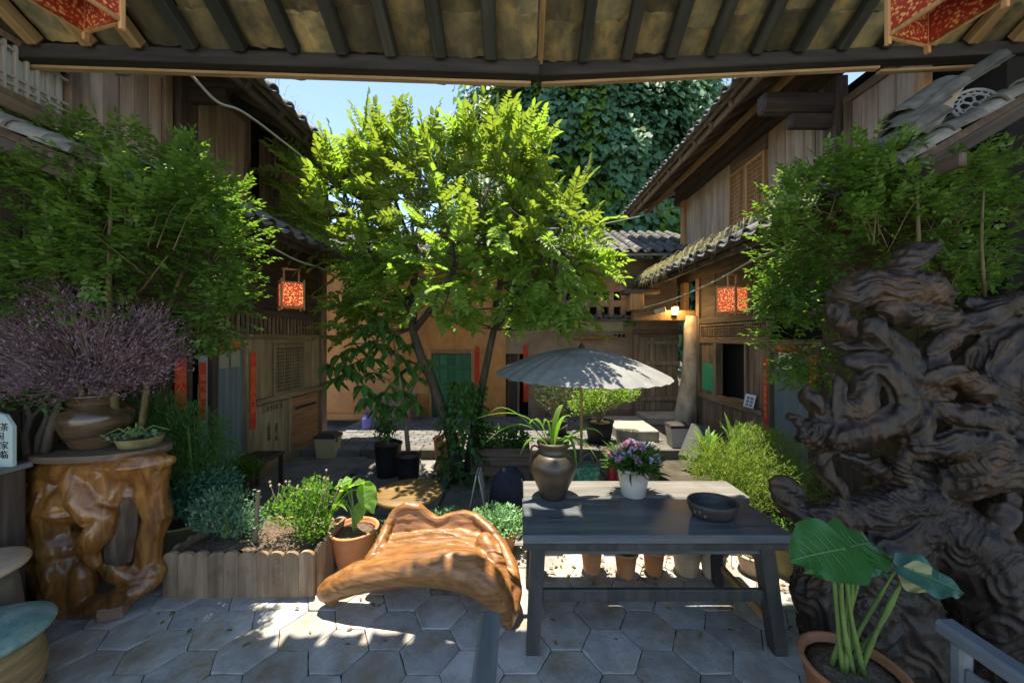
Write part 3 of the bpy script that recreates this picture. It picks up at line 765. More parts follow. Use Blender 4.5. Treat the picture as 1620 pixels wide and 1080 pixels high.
# small tiled coping
cop = MB().box((X(848), YB - .28, 2.42), (X(1000), YB + .1, 2.46)).build('coping', W_OLDX, BH)
for k in range(10):
    x0 = X(852) + k * .235
    inst(COVER, 'tile', cop, (x0, YB + .02, 2.52), [(0, -.96, -.28), (-1, 0, 0), (0, -.28, .96)], (1.2, 1, 1))
    q = tilemesh(.2, .3, .05, .014, k + 60, 4); qm = q.mesh('tile'); qm.materials.append(TILE)
    inst(qm, 'tile', cop, (x0 + .118, YB + .02, 2.53), [(0, -.96, -.28), (-1, 0, 0), (0, -.28, .96)])
# main roof: the slope falls towards the courtyard
rf = MB(); e0, e1 = Vector((0, 8.15, 3.86)), Vector((0, 10.6, 5.0))
rf.add([(-5.4, 8.15, 3.86), (4.6, 8.15, 3.86), (4.6, 10.6, 5.0), (-5.4, 10.6, 5.0), (-5.4, 8.15, 3.92), (4.6, 8.15, 3.92), (4.6, 10.6, 5.06), (-5.4, 10.6, 5.06)],
       [(3, 2, 1, 0), (4, 5, 6, 7), (0, 1, 5, 4), (1, 2, 6, 5), (2, 3, 7, 6), (3, 0, 4, 7)])
rf = rf.build('roof', W_OLDX, BH)
dn = Vector((0, -2.45, -1.14)).normalized(); sd = Vector((1, 0, 0)); up = dn.cross(sd)
if up.z < 0: sd = -sd; up = -up
for k in range(38):
    for r_ in range(5):
        x0 = -5.2 + k * .255
        p = Vector((x0, 8.13, 3.93)) - dn * (.215 * (r_ + 1) - .04) + up * rng.uniform(.0, .015)
        inst(COVER, 'tile', rf, p, [dn, sd, up])
pm = MB()
for k in range(37):
    x0 = -5.2 + (k + .5) * .255
    for r_ in range(2):
        q = tilemesh(.2, .27, .04, .014, k, 4); p = Vector((x0, 8.13, 3.93)) - dn * (.215 * (r_ + 1) - .06) + up * .05
        pm.add([p + dn * v[0] + sd * v[1] + up * v[2] for v in q.v], q.f)
for k in range(38):
    for r_ in range(5, 12):
        p = Vector((-5.2 + k * .255, 8.13, 3.93)) - dn * (.215 * (r_ + 1) - .04) + up * rng.uniform(.0, .015)
        pm.add([p + dn * v[0] + sd * v[1] + up * v[2] for v in COVM.v], COVM.f)
tag(pm.build('pan_tiles', TILE, rf), kind='stuff')
rr = MB().box((0, -.035, -.05), (1.0, .035, .04)).mesh('rafter'); rr.materials.append(W_OLDX)
for k in range(34): inst(rr, 'rafter', rf, Vector((-5.2 + k * .28, 8.17, 3.83)) - dn * 1.0, [dn, sd, up])
bb('eave_board', flatM('pale_eave', (.3, .31, .33), .8), -5.3, 4.5, 3.845, 3.9, 8.12, .025)
# ledge and bench before the orange wall
ld = bb('wall_ledge', ORANGE_W, -4.8, X(600), .08, .2, YB - .35, .35, .02)
MB().box((X(594), YB - .55, .085), (X(660), YB - .003, .62), .02).build('masonry_bench', PLASTER, BH)
bb('bench_top', STONE_L, X(592), X(662), .62, .68, YB - .57, .565, .01)
cp = MB().box((X(828), YB - .012, .45), (X(836), YB - .004, 1.85)).build('couplet_banner', RED); tag(cp, 'narrow red couplet paper beside the dark back door', 'banner')
text_mesh('五福临门来', .1, GOLD, 'lettering', cp, (X(832), YB - .0135, 1.15), (Vector((1, 0, 0)), Vector((0, 0, 1)), Vector((0, -1, 0))), True, sp=1.4)
cp = MB().box((X(752), YB - .08, .6), (X(759), YB - .072, 1.8)).build('couplet_banner', RED); tag(cp, 'narrow red couplet paper on the frame of the green door', 'banner')
# plank double door at the right of the back wall
pd = thing('plank_door', (X(1040), YB - .2, .1), 'weathered plank double door behind the umbrella', 'door')
for k in range(7):
    x0 = X(1008) + k * .135
    MB().box((x0 + .003, YB - .12, .26), (x0 + .13, YB - .07, 2.02), .006).build('plank', W_GREYZ, pd)
for z in (.5, 1.35, 1.85): MB().box((X(1008), YB - .15, z), (X(1070), YB - .121, z + .1), .008).build('door_rail', W_GREYZ, pd)
MB().box((X(1000), YB - .16, .085), (X(1008) - .004, YB - .03, 2.1), .01).build('door_frame', W_OLDZ, pd)
MB().box((X(1000), YB - .17, 2.1), (X(1078), YB - .03, 2.2), .01).build('door_frame', W_OLDX, pd)
MB().box((X(1002), YB - .9, .085), (X(1085), YB - .165, .26), .02).build('threshold', STONE_L, pd)

# ================================================================== FOLIAGE TOOLS
def unit(a): return a / np.maximum(np.linalg.norm(a, axis=-1, keepdims=True), 1e-6)
class Leaves:
    """collects leaves; every leaf is a folded six-point blade"""
    def __init__(s): s.p = []; s.d = []; s.n = []; s.l = []; s.w = []
    def add(s, p, d, n, l, w): s.p.append(p); s.d.append(d); s.n.append(n); s.l.append(l); s.w.append(w)
    def addn(s, p, d, n, l, w):
        s.p += list(p); s.d += list(d); s.n += list(n); s.l += list(l); s.w += list(w)
    def mesh(s, name, fold=.22, droop=.12, simple=False, wide=.42):
        p = np.array(s.p, dtype=np.float64); d = unit(np.array(s.d, dtype=np.float64)); n = np.array(s.n, dtype=np.float64)
        l = np.array(s.l)[:, None]; w = np.array(s.w)[:, None]
        sd = unit(np.cross(n, d)); n = np.cross(d, sd)
        tip = p + d * l - n * l * droop
        if simple:
            m = p + d * l * wide; a = m + sd * w / 2 + n * w * fold; b = m - sd * w / 2 + n * w * fold
            V = np.stack([p, b, tip, a], 1).reshape(-1, 3); N = len(p); i = np.arange(N)[:, None] * 4
            return np_mesh(name, V, np.concatenate([i + np.array([[0, 1, 2]]), i + np.array([[0, 2, 3]])]))
        m1 = p + d * l * .28 + n * l * .02; m2 = p + d * l * .66 - n * l * droop * .35
        V = np.stack([p, m1 - sd * w * .46 + n * w * fold, m2 - sd * w * .40 + n * w * fold, tip, m2 + sd * w * .40 + n * w * fold, m1 + sd * w * .46 + n * w * fold], 1).reshape(-1, 3)
        i = np.arange(len(p))[:, None] * 6
        return np_mesh(name, V, np.concatenate([i + np.array([[0, 1, 2, 3]]), i + np.array([[0, 3, 4, 5]])]))
def rv(s=1.0): return Vector((rng.gauss(0, s), rng.gauss(0, s), rng.gauss(0, s)))
def shoot(LV, stem, p, d, ln, ll, lw, gap, lift=.0, r=.004, ang=55, terminal=True, flat=True):
    """two-ranked leafy shoot"""
    p = Vector(p); d = Vector(d).normalized(); n = max(3, int(ln / gap)); pts = [p.copy()]
    side = d.cross(Vector((0, 0, 1)));
    if side.length < .1: side = d.cross(Vector((0, 1, 0)))
    side.normalize(); rot = rng.uniform(-.9, .9)
    for k in range(n):
        d = (d + Vector((0, 0, lift)) / n + rv(.03)).normalized()
        p = p + d * (ln / n); pts.append(p.copy())
        side = (side - d * side.dot(d)).normalized(); up = side.cross(d).normalized()
        if up.z < 0: up = -up
        s2 = (side * math.cos(rot) + up * math.sin(rot)); u2 = d.cross(s2)
        if u2.z < 0: u2 = -u2
        env = math.sin(math.pi * min(1, .25 + .7 * (k + 1) / n)) ** .5
        for sg in ((1, -1) if True else (1,)):
            a = R(ang + rng.uniform(-12, 12)); dd = d * math.cos(a) + s2 * (sg * math.sin(a)) + u2 * rng.uniform(-.15, .3)
            q = rng.uniform(.8, 1.15) * env
            LV.add(p, dd, u2 + rv(.18), ll * q, lw * q)
    if terminal: LV.add(p, d, side.cross(d), ll, lw)
    if stem is not None: stem.tube(pts[::max(1, n // 4)] + [pts[-1]], [r] * (len(pts[::max(1, n // 4)])) + [r * .4], 3, cap=False)
BARK = M('dark_bark', [(.03, .024, .018), (.06, .048, .036), (.1, .08, .06)], (14, 14, 3), 8, .9, .9, rand=.1, bdist=.02)
BARK_L = M('pale_bark', [(.12, .085, .05), (.2, .15, .09), (.28, .22, .15)], (14, 14, 3), 8, .9, .7, rand=.1, bdist=.015)
STEM = M('green_stem', [(.08, .13, .03), (.13, .2, .05), (.18, .26, .08)], (6, 6, 6), 4, .6, .1, rand=.1)
L_TREE = leafM('spring_leaf', (.10, .17, .022), (.17, .24, .035), (.4, .47, .07), .42)
L_MID = leafM('mid_green_leaf', (.08, .16, .03), (.15, .24, .045), (.5, .66, .09), .48)
L_DEEP = leafM('deep_green_leaf', (.03, .085, .018), (.06, .14, .03), (.22, .45, .06), .35)
L_HEDGE = leafM('hedge_leaf', (.035, .075, .016), (.11, .2, .04), (.34, .55, .07), .4, rough=.4)
L_IVY = leafM('ivy_leaf', (.05, .13, .075), (.1, .21, .11), (.3, .45, .17), .3, rough=.55, spec=.25)
L_IVYT = leafM('ivy_young_leaf', (.08, .16, .02), (.14, .22, .03), (.5, .65, .06), .4)
L_PURPLE = leafM('purple_sprig', (.11, .055, .075), (.3, .21, .27), (.3, .2, .26), .2, rough=.85)
L_FEATHER = leafM('yellow_green_frond', (.12, .2, .03), (.19, .27, .05), (.4, .5, .09), .35)
L_SILVER = leafM('silver_green_leaf', (.08, .17, .10), (.16, .27, .17), (.3, .5, .25), .3)
L_GRASSG = leafM('fresh_green_leaf', (.07, .16, .025), (.13, .25, .04), (.4, .65, .08), .4)
STRAW = leafM('dry_grass', (.24, .22, .10), (.4, .36, .2), (.4, .36, .18), .25, rough=.9)

# ------------------------------------------------------------------ central tree
D0 = 5.2
CT = thing('leafy_tree', (P(735, 735, D0).x, D0, -.06), 'multi-stemmed small tree with bright yellow-green leafy shoots in the courtyard', 'tree')
tr = MB()
def TP(x, y, dd=0): return P(x, y, D0 + dd)
limbs = [([(722, 762, 0), (716, 700, 0), (692, 630, -.05), (668, 570, -.05), (652, 520, 0), (650, 470, .1), (664, 415, .15), (652, 350, .2)], [.10, .09, .075, .065, .055, .05, .035, .02]),
         ([(655, 522, 0), (690, 478, -.2), (718, 425, -.3), (712, 370, -.35), (690, 300, -.4)], [.05, .045, .038, .028, .015]),
         ([(740, 762, .1), (748, 690, .1), (765, 600, .1), (782, 520, .15), (792, 450, .2), (772, 395, .25), (760, 320, .3)], [.085, .07, .055, .048, .042, .034, .018]),
         ([(780, 525, .15), (830, 460, 0), (872, 390, -.1), (900, 320, -.15)], [.04, .033, .026, .014]),
         ([(652, 500, 0), (612, 440, .1), (575, 380, .2), (545, 300, .2)], [.042, .035, .026, .014]),
         ([(790, 450, .2), (806, 380, .4), (802, 300, .5), (796, 240, .5)], [.034, .028, .02, .012]),
         ([(716, 425, -.3), (752, 370, -.5), (770, 300, -.6)], [.03, .024, .012]),
         ([(664, 415, .15), (630, 330, .4), (600, 250, .5)], [.03, .022, .012])]
lpts = []
for pts, rad in limbs:
    q = [TP(*p) for p in pts]
    # smooth by inserting mid points with jitter
    qq, rr2 = [], []
    for i in range(len(q) - 1):
        qq += [q[i], (q[i] + q[i + 1]) / 2 + rv(.02)]; rr2 += [rad[i], (rad[i] + rad[i + 1]) / 2]
    qq.append(q[-1]); rr2.append(rad[-1]); tr.tube(qq, rr2, 9); lpts += qq[4:]
tr.build('trunk', BARK, CT, True)
LV = Leaves(); LD = Leaves(); stem = MB(); tw = MB()
lobes = [((720, 345), (165, 125), .95, 240), ((555, 335), (95, 100), .8, 105), ((865, 370), (85, 95), .8, 115), ((640, 260), (95, 70), .7, 85), ((790, 250), (70, 60), .6, 62), ((510, 300), (50, 60), .5, 32),
         ((740, 440), (200, 90), .9, 190), ((905, 440), (55, 60), .5, 46), ((600, 450), (80, 60), .6, 46), ((580, 520), (60, 40), .5, 22), ((830, 490), (90, 45), .6, 40)]
for (c, r_, dr, cnt) in lobes:
    for k in range(cnt):
        while True:
            a, b, e = rng.uniform(-1, 1), rng.uniform(-1, 1), rng.uniform(-1, 1)
            if a * a + b * b + e * e < 1: break
        p = P(c[0] + a * r_[0], c[1] + b * r_[1], D0 + e * dr)
        # grow from the closest limb point outwards
        b0 = min(lpts, key=lambda q: (q - p).length_squared)
        out = (p - b0); dist = out.length
        low = c[1] > 430
        d = out.normalized() * .9 + Vector((0, 0, .1 if low else .4)) + rv(.35)
        if dist > .15 and k % 3 == 0: tw.tube([b0, b0.lerp(p, .5) + Vector((0, 0, -.03)) + rv(.02), p], [.011, .008, .005], 4, cap=False)
        yg = p.z > 3.0 + .5 * rng.random() and rng.random() < .8
        shoot(LV if yg else LD, stem, p, d, rng.uniform(.3, .55), rng.uniform(.11, .145), rng.uniform(.055, .068), rng.uniform(.04, .052), lift=rng.uniform(-.5, .2), ang=60)
# long feathery leaders that break the silhouette
for (x, y, dx, dy, ln) in [(572, 262, -14, -100, .95), (602, 268, -6, -90, .85), (545, 268, -40, -75, .7), (640, 240, 8, -60, .62), (700, 225, 30, -50, .6), (772, 232, 20, -62, .8), (800, 250, 12, -60, .7),
                           (505, 300, -50, -62, .6), (520, 330, -60, -35, .6), (530, 365, -60, -15, .6), (835, 262, 30, -50, .55), (890, 330, 40, -42, .7), (905, 370, 45, -30, .6), (925, 420, 50, -6, .55), (905, 430, 55, 4, .55),
                           (660, 225, -20, -40, .5), (745, 240, -10, -50, .5), (480, 345, -35, -10, .45), (915, 300, 20, -50, .6), (860, 290, 15, -60, .6)]:
    p = TP(x, y, rng.uniform(-.6, .3)); d = Vector((dx, rng.uniform(-15, 15), -dy))
    shoot(LV, stem, p - d.normalized() * .1, d, ln * 1.15, .12, .052, .042, lift=.25, r=.006)
    shoot(LV, stem, p - d.normalized() * .2 + rv(.08), d + Vector((rng.uniform(-30, 30), 0, -10)), ln * .7, .11, .05, .042, lift=.2)
print('tree leaves', len(LV.p))
cr = put(LV.mesh('crown'), 'crown', L_TREE, CT); put(LD.mesh('crown'), 'crown', L_MID, CT)
tw.build('twigs', BARK, CT); stem.build('shoot_stems', STEM, CT)
# ivy round the foot of the tree
LV = Leaves()
for k in range(900):
    t = rng.random() ** .8; a = rng.uniform(0, 6.28); rr_ = (.34 - .16 * t) * rng.uniform(.6, 1.15)
    p = P(735 + rng.uniform(-10, 10), 768 - 165 * t, D0) + Vector((math.cos(a) * rr_, math.sin(a) * rr_, 0))
    LV.add(p, Vector((math.cos(a), math.sin(a), -.6)) + rv(.35), Vector((math.cos(a), math.sin(a), .8)) + rv(.3), rng.uniform(.06, .11), rng.uniform(.045, .08))
o = put(LV.mesh('climbing_ivy', droop=.2), 'climbing_ivy', L_DEEP, CT)

# ------------------------------------------------------------------ large ivy-covered tree behind the back house
def mass_tree(name, label, c, rad, nleaf, size, base, seed, young=.12, group=None, gap=.0):
    T = thing(name, (c[0], c[1], -.1), label, 'tree', group); r = random.Random(seed)
    MB().tube([(c[0], c[1], -.1), (c[0] + .2, c[1], c[2] * .4), (c[0], c[1], c[2])], [.45, .32, .2], 10).build('trunk', BARK, T, True)
    LV, LY = Leaves(), Leaves(); core = MB(); cv, cf = [], []
    def lump(d): 
        q = Vector(d) * 1.7 + Vector((seed, 0, 0)); return 1 + .24 * noise.noise(q) + .2 * noise.noise(q * 2.3) + .11 * noise.noise(q * 5) + .05 * noise.noise(q * 11)
    for k in range(nleaf):
        d = Vector((r.gauss(0, 1), r.gauss(0, 1) - .35, r.gauss(0, 1))).normalized()
        if d.y > .35: d.y = -d.y
        s = lump(d) * (1 - .2 * r.random() ** 1.5)
        p = Vector((c[0] + d.x * rad[0] * s, c[1] + d.y * rad[1] * s, c[2] + d.z * rad[2] * s))
        out = Vector((d.x / rad[0], d.y / rad[1], d.z / rad[2])).normalized()
        # leaves hang like shingles
        dd = Vector((r.uniform(-.6, .6), -.3, -r.uniform(.6, 1))) + out * .4; nn = out + Vector((r.gauss(0, .35), r.gauss(0, .2) - .2, r.uniform(.0, .8)))
        L_ = size * r.uniform(.45, 1.35)
        tgt = LY if (noise.noise(Vector(d) * 3 + Vector((9, seed, 0))) > .1 and r.random() < .6) else LV
        tgt.add(p, dd, nn, L_, L_ * .78)
    n1, n2 = 40, 24
    for i in range(n2 + 1):
        th = math.pi * i / n2
        for j in range(n1):
            ph = 2 * math.pi * j / n1; d = Vector((math.sin(th) * math.cos(ph), math.sin(th) * math.sin(ph), math.cos(th)))
            s = lump(d) * .78; cv.append((c[0] + d.x * rad[0] * s, c[1] + d.y * rad[1] * s, c[2] + d.z * rad[2] * s))
    for i in range(n2):
        for j in range(n1): cf.append((i * n1 + j, (i + 1) * n1 + j, (i + 1) * n1 + (j + 1) % n1, i * n1 + (j + 1) % n1))
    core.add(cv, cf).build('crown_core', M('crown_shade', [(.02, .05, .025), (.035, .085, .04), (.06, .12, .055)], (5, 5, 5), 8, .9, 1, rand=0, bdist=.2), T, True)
    put(LV.mesh('crown', fold=.12, droop=.15), 'crown', L_IVY, T)
    if LY.p: put(LY.mesh('crown', fold=.12, droop=.15), 'crown', L_IVYT, T)
    return T
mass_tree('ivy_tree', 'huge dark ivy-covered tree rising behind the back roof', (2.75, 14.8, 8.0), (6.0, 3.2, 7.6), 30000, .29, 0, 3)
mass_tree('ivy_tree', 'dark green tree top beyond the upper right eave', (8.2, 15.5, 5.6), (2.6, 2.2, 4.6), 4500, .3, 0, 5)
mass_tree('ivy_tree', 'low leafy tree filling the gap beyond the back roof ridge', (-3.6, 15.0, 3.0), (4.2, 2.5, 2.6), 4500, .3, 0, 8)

# ------------------------------------------------------------------ hedge-like shrubs at either side
def hedge(name, label, lobes_, stems, base, cnt, leaf, seed):
    T = thing(name, base, label, 'shrub'); r = random.Random(seed); LV = Leaves(); st_ = MB(); tot = sum(l[3] for l in lobes_)
    for (c, rad, dr, wgt, dep) in lobes_:
        for k in range(int(cnt * wgt / tot)):
            d = Vector((r.gauss(0, 1), r.gauss(0, 1), r.gauss(0, 1))).normalized(); s = r.random() ** .45
            s *= 1 + .18 * noise.noise(d * 2.2 + Vector((seed, 3, 1))) + .1 * noise.noise(d * 6)
            p = P(c[0] + d.x * rad[0] * s, c[1] - d.z * rad[1] * s, dep + d.y * dr * s)
            if noise.noise(p * 3.2 + Vector((seed, 0, 0))) < -.12: continue
            out = Vector((d.x, d.y * .8, d.z + .3)).normalized()
            if r.random() < .05: st_.tube([p - out * r.uniform(.15, .35) - Vector((0, 0, .12)), p - out * .06, p + out * .08], [.005, .004, .002], 4, cap=False)
            dd = out + Vector((r.gauss(0, .5), r.gauss(0, .5), r.gauss(0, .35)))
            # a compound leaf: 7 leaflets
            ax, sd, up = frame(dd); ln = leaf * 2.6 * r.uniform(.75, 1.2)
            for j in range(4):
                q = p + ax * ln * (j + .6) / 4 - Vector((0, 0, .12 * ln * (j / 4) ** 2))
                for sg in (1, -1):
                    L_ = leaf * r.uniform(.75, 1.15) * (.75 + .1 * j)
                    LV.add(q, ax * .65 + sd * sg + Vector((0, 0, r.uniform(-.25, .2))), up + Vector((r.gauss(0, .35), r.gauss(0, .35) - .25, .2)), L_, L_ * .62)
            LV.add(p + ax * ln, ax, up, leaf, leaf * .5)
    put(LV.mesh('crown', simple=True, fold=.15), 'crown', L_HEDGE, T)
    for pts, rad in stems: st_.tube([P(*q) for q in pts], rad, 7)
    st_.build('stems', M('twig_bark', [(.06, .05, .02), (.11, .09, .04), (.17, .14, .07)], (14, 14, 3), 6, .9, .5, rand=.1), T, True)
    print(name, len(LV.p)); return T
hedge('jasmine_shrub', 'big dense green shrub behind the purple bush, under the left eave',
      [((150, 350), (190, 120), .45, 5, 2.55), ((330, 400), (82, 115), .42, 3, 2.95), ((90, 450), (150, 90), .4, 2, 2.6), ((330, 490), (70, 60), .3, 1.2, 2.85), ((110, 250), (120, 55), .35, 1.3, 2.6), ((290, 290), (70, 60), .35, 1.4, 2.75)],
      [([(190, 840, 2.95), (180, 600, 2.75), (172, 450, 2.45), (178, 260, 2.4)], [.03, .025, .016, .006]), ([(200, 840, 2.95), (240, 560, 2.8), (300, 400, 2.8)], [.025, .02, .008]),
       ([(190, 830, 2.95), (90, 480, 2.5), (70, 300, 2.45)], [.025, .018, .006]), ([(215, 470, 2.6), (265, 405, 2.55)], [.008, .005])],
      (P(190, 840, 2.95).x, 2.95, 0), 3500, .05, 4)
hedge('jasmine_shrub', 'big dense green shrub behind the gnarled dark root, under the right eave',
      [((1450, 360), (190, 120), .45, 5, 2.85), ((1265, 400), (70, 125), .42, 3, 3.15), ((1290, 540), (85, 70), .38, 1.6, 3.05), ((1520, 470), (140, 100), .4, 2.2, 2.9), ((1330, 300), (80, 65), .35, 1.4, 2.95), ((1530, 280), (120, 60), .35, 1.5, 2.85), ((1400, 262), (70, 40), .25, .8, 2.75), ((1240, 470), (40, 60), .3, .8, 3.2)],
      [([(1430, 860, 3.1), (1440, 600, 3.0), (1455, 450, 2.6), (1450, 260, 2.55)], [.03, .025, .016, .006]), ([(1420, 860, 3.1), (1380, 560, 3.0), (1300, 400, 3.0)], [.025, .02, .008]), ([(1560, 500, 2.6), (1552, 380, 2.5), (1556, 300, 2.5)], [.012, .01, .006])],
      (P(1430, 860, 3.1).x, 3.1, 0), 3700, .052, 9)

def bush(name, label, base, lobes_, cnt, leaf, w, mat, stemmat=None, seed=1, nstem=14, cat='plant', up_=.8, simple=True, fold=.15, group=None, smooth_dir=.5, parent=None, flower=None, flat=0):
    """bush of thin stems fanning from a base, leaves through the given ellipsoids (world units)"""
    r = random.Random(seed); T = parent or thing(name, base, label, cat, group); LV = Leaves(); st_ = MB(); base = Vector(base); tot = sum(l[2] for l in lobes_)
    for (c, rad, wgt) in lobes_:
        c = Vector(c)
        for k in range(int(cnt * wgt / tot)):
            d = Vector((r.gauss(0, 1), r.gauss(0, 1), r.gauss(0, 1))).normalized(); s = r.random() ** .4
            s *= 1 + .2 * noise.noise(d * 2.5 + c + Vector((seed, 0, 0)))
            p = c + Vector((d.x * rad[0], d.y * rad[1], d.z * rad[2])) * s
            out = (p - base).normalized(); dd = out * smooth_dir + Vector((r.gauss(0, .45), r.gauss(0, .45), up_ * .4 + r.gauss(0, .4)))
            L_ = leaf * r.uniform(.6, 1.25); LV.add(p, dd, Vector((r.gauss(0, .6), r.gauss(0, .6) - .2, 1)), L_, L_ * w)
        for k in range(max(2, int(nstem * wgt / tot))):
            d = Vector((r.gauss(0, .5), r.gauss(0, .5), r.gauss(0, .5))); e = c + Vector((d.x * rad[0], d.y * rad[1], d.z * rad[2]))
            st_.tube([base, base.lerp(e, .5) + Vector((0, 0, .06)), e], [.009, .006, .003], 4, cap=False)
    put(LV.mesh('foliage', simple=simple, fold=fold), 'foliage', mat, T); st_.build('stems', stemmat or STEM, T)
    return T

# ================================================================== CARVED AND NATURAL ROOT WOOD
def resample(pts, rad, n_):
    out = []
    for i in range(n_):
        k = i / (n_ - 1) * (len(pts) - 1); a = min(int(k), len(pts) - 2); t = k - a
        p0, p1, p2, p3 = pts[max(a - 1, 0)], pts[a], pts[a + 1], pts[min(a + 2, len(pts) - 1)]
        out.append((.5 * ((2 * p1) + (p2 - p0) * t + (2 * p0 - 5 * p1 + 4 * p2 - p3) * t * t + (3 * p1 - p0 - 3 * p2 + p3) * t ** 3), rad[a] + (rad[a + 1] - rad[a]) * t))
    return [o[0] for o in out], [o[1] for o in out]
def strands(m, pts, rad, n_, thick, seed, wan=.14):
    """fibres that wind along a limb and swell out of its surface"""
    r = random.Random(seed); q, rr = resample(pts, rad, 16); u = None; fr = []
    for i, p in enumerate(q):
        t = (q[min(i + 1, 15)] - q[max(i - 1, 0)]).normalized()
        if u is None:
            u = t.cross(Vector((0, 0, 1)))
            if u.length < .05: u = t.cross(Vector((0, 1, 0)))
        u = (u - t * u.dot(t)).normalized(); fr.append((u, t.cross(u)))
    for k in range(n_):
        a0 = 2 * math.pi * (k + r.uniform(-.3, .3)) / n_; tw = .9 + r.uniform(-.35, .35); i0 = r.randrange(0, 5); i1 = r.randrange(11, 17); th = thick * r.uniform(.7, 1.35); ph = r.uniform(0, 6)
        P_, R_ = [], []
        for i in range(i0, i1):
            a = a0 + tw * i / 15 + wan * math.sin(i * .5 + ph); P_.append(q[i] + (fr[i][0] * math.cos(a) + fr[i][1] * math.sin(a)) * rr[i] * (.93 + .08 * math.sin(i * .9 + ph * 2))); R_.append(max(.008, rr[i] * th * (.6 + .4 * math.sin(math.pi * (i - i0) / max(1, i1 - i0 - 1)))))
        m.tube(P_, R_, 7, True, True)
def sculpt(name, tubes, voxel, parent, mat, disp, iters=6, extra=None, fib=0, thick=.2, shrink=1.0):
    m = MB()
    tubes = [(p, [q * shrink for q in r]) for p, r in tubes]
    if fib:
        for i, (p, r) in enumerate(tubes): strands(m, p, r, fib, thick, i)
    for pts, rad in tubes: m.tube(pts, rad, 12, True, True)
    if extra: extra(m)
    me = m.mesh(name); o = bpy.data.objects.new('t', me); COL.objects.link(o)
    md = o.modifiers.new('r', 'REMESH'); md.mode = 'VOXEL'; md.voxel_size = voxel; md.use_smooth_shade = True
    sm_ = o.modifiers.new('s', 'SMOOTH'); sm_.iterations = iters; sm_.factor = .5
    dg = bpy.context.evaluated_depsgraph_get(); out = bpy.data.meshes.new_from_object(o.evaluated_get(dg))
    bpy.data.objects.remove(o); bpy.data.meshes.remove(me)
    n_ = len(out.vertices); co = np.empty(n_ * 3, np.float32); no = np.empty(n_ * 3, np.float32)
    out.vertices.foreach_get('co', co); out.vertex_normals.foreach_get('vector', no)
    co = co.reshape(-1, 3); no = no.reshape(-1, 3)
    dv = np.array([disp(Vector([float(q) for q in c])) for c in co], np.float32)
    co = co + no * dv[:, None]; out.vertices.foreach_set('co', co.ravel()); out.update()
    print(name, n_)
    return put(out, name, mat, parent, True)
def rootmat(name, cols, coat, rough, bump, stain=None, wave=1.0, scale=(2.5, 2.5, 2.5), rand=0, bdist=.02):
    return M(name, cols, scale, 9, rough, bump, rand=0, stain=stain, coat=coat, distort=1.2, wave=wave, bdist=bdist, spec=.45)

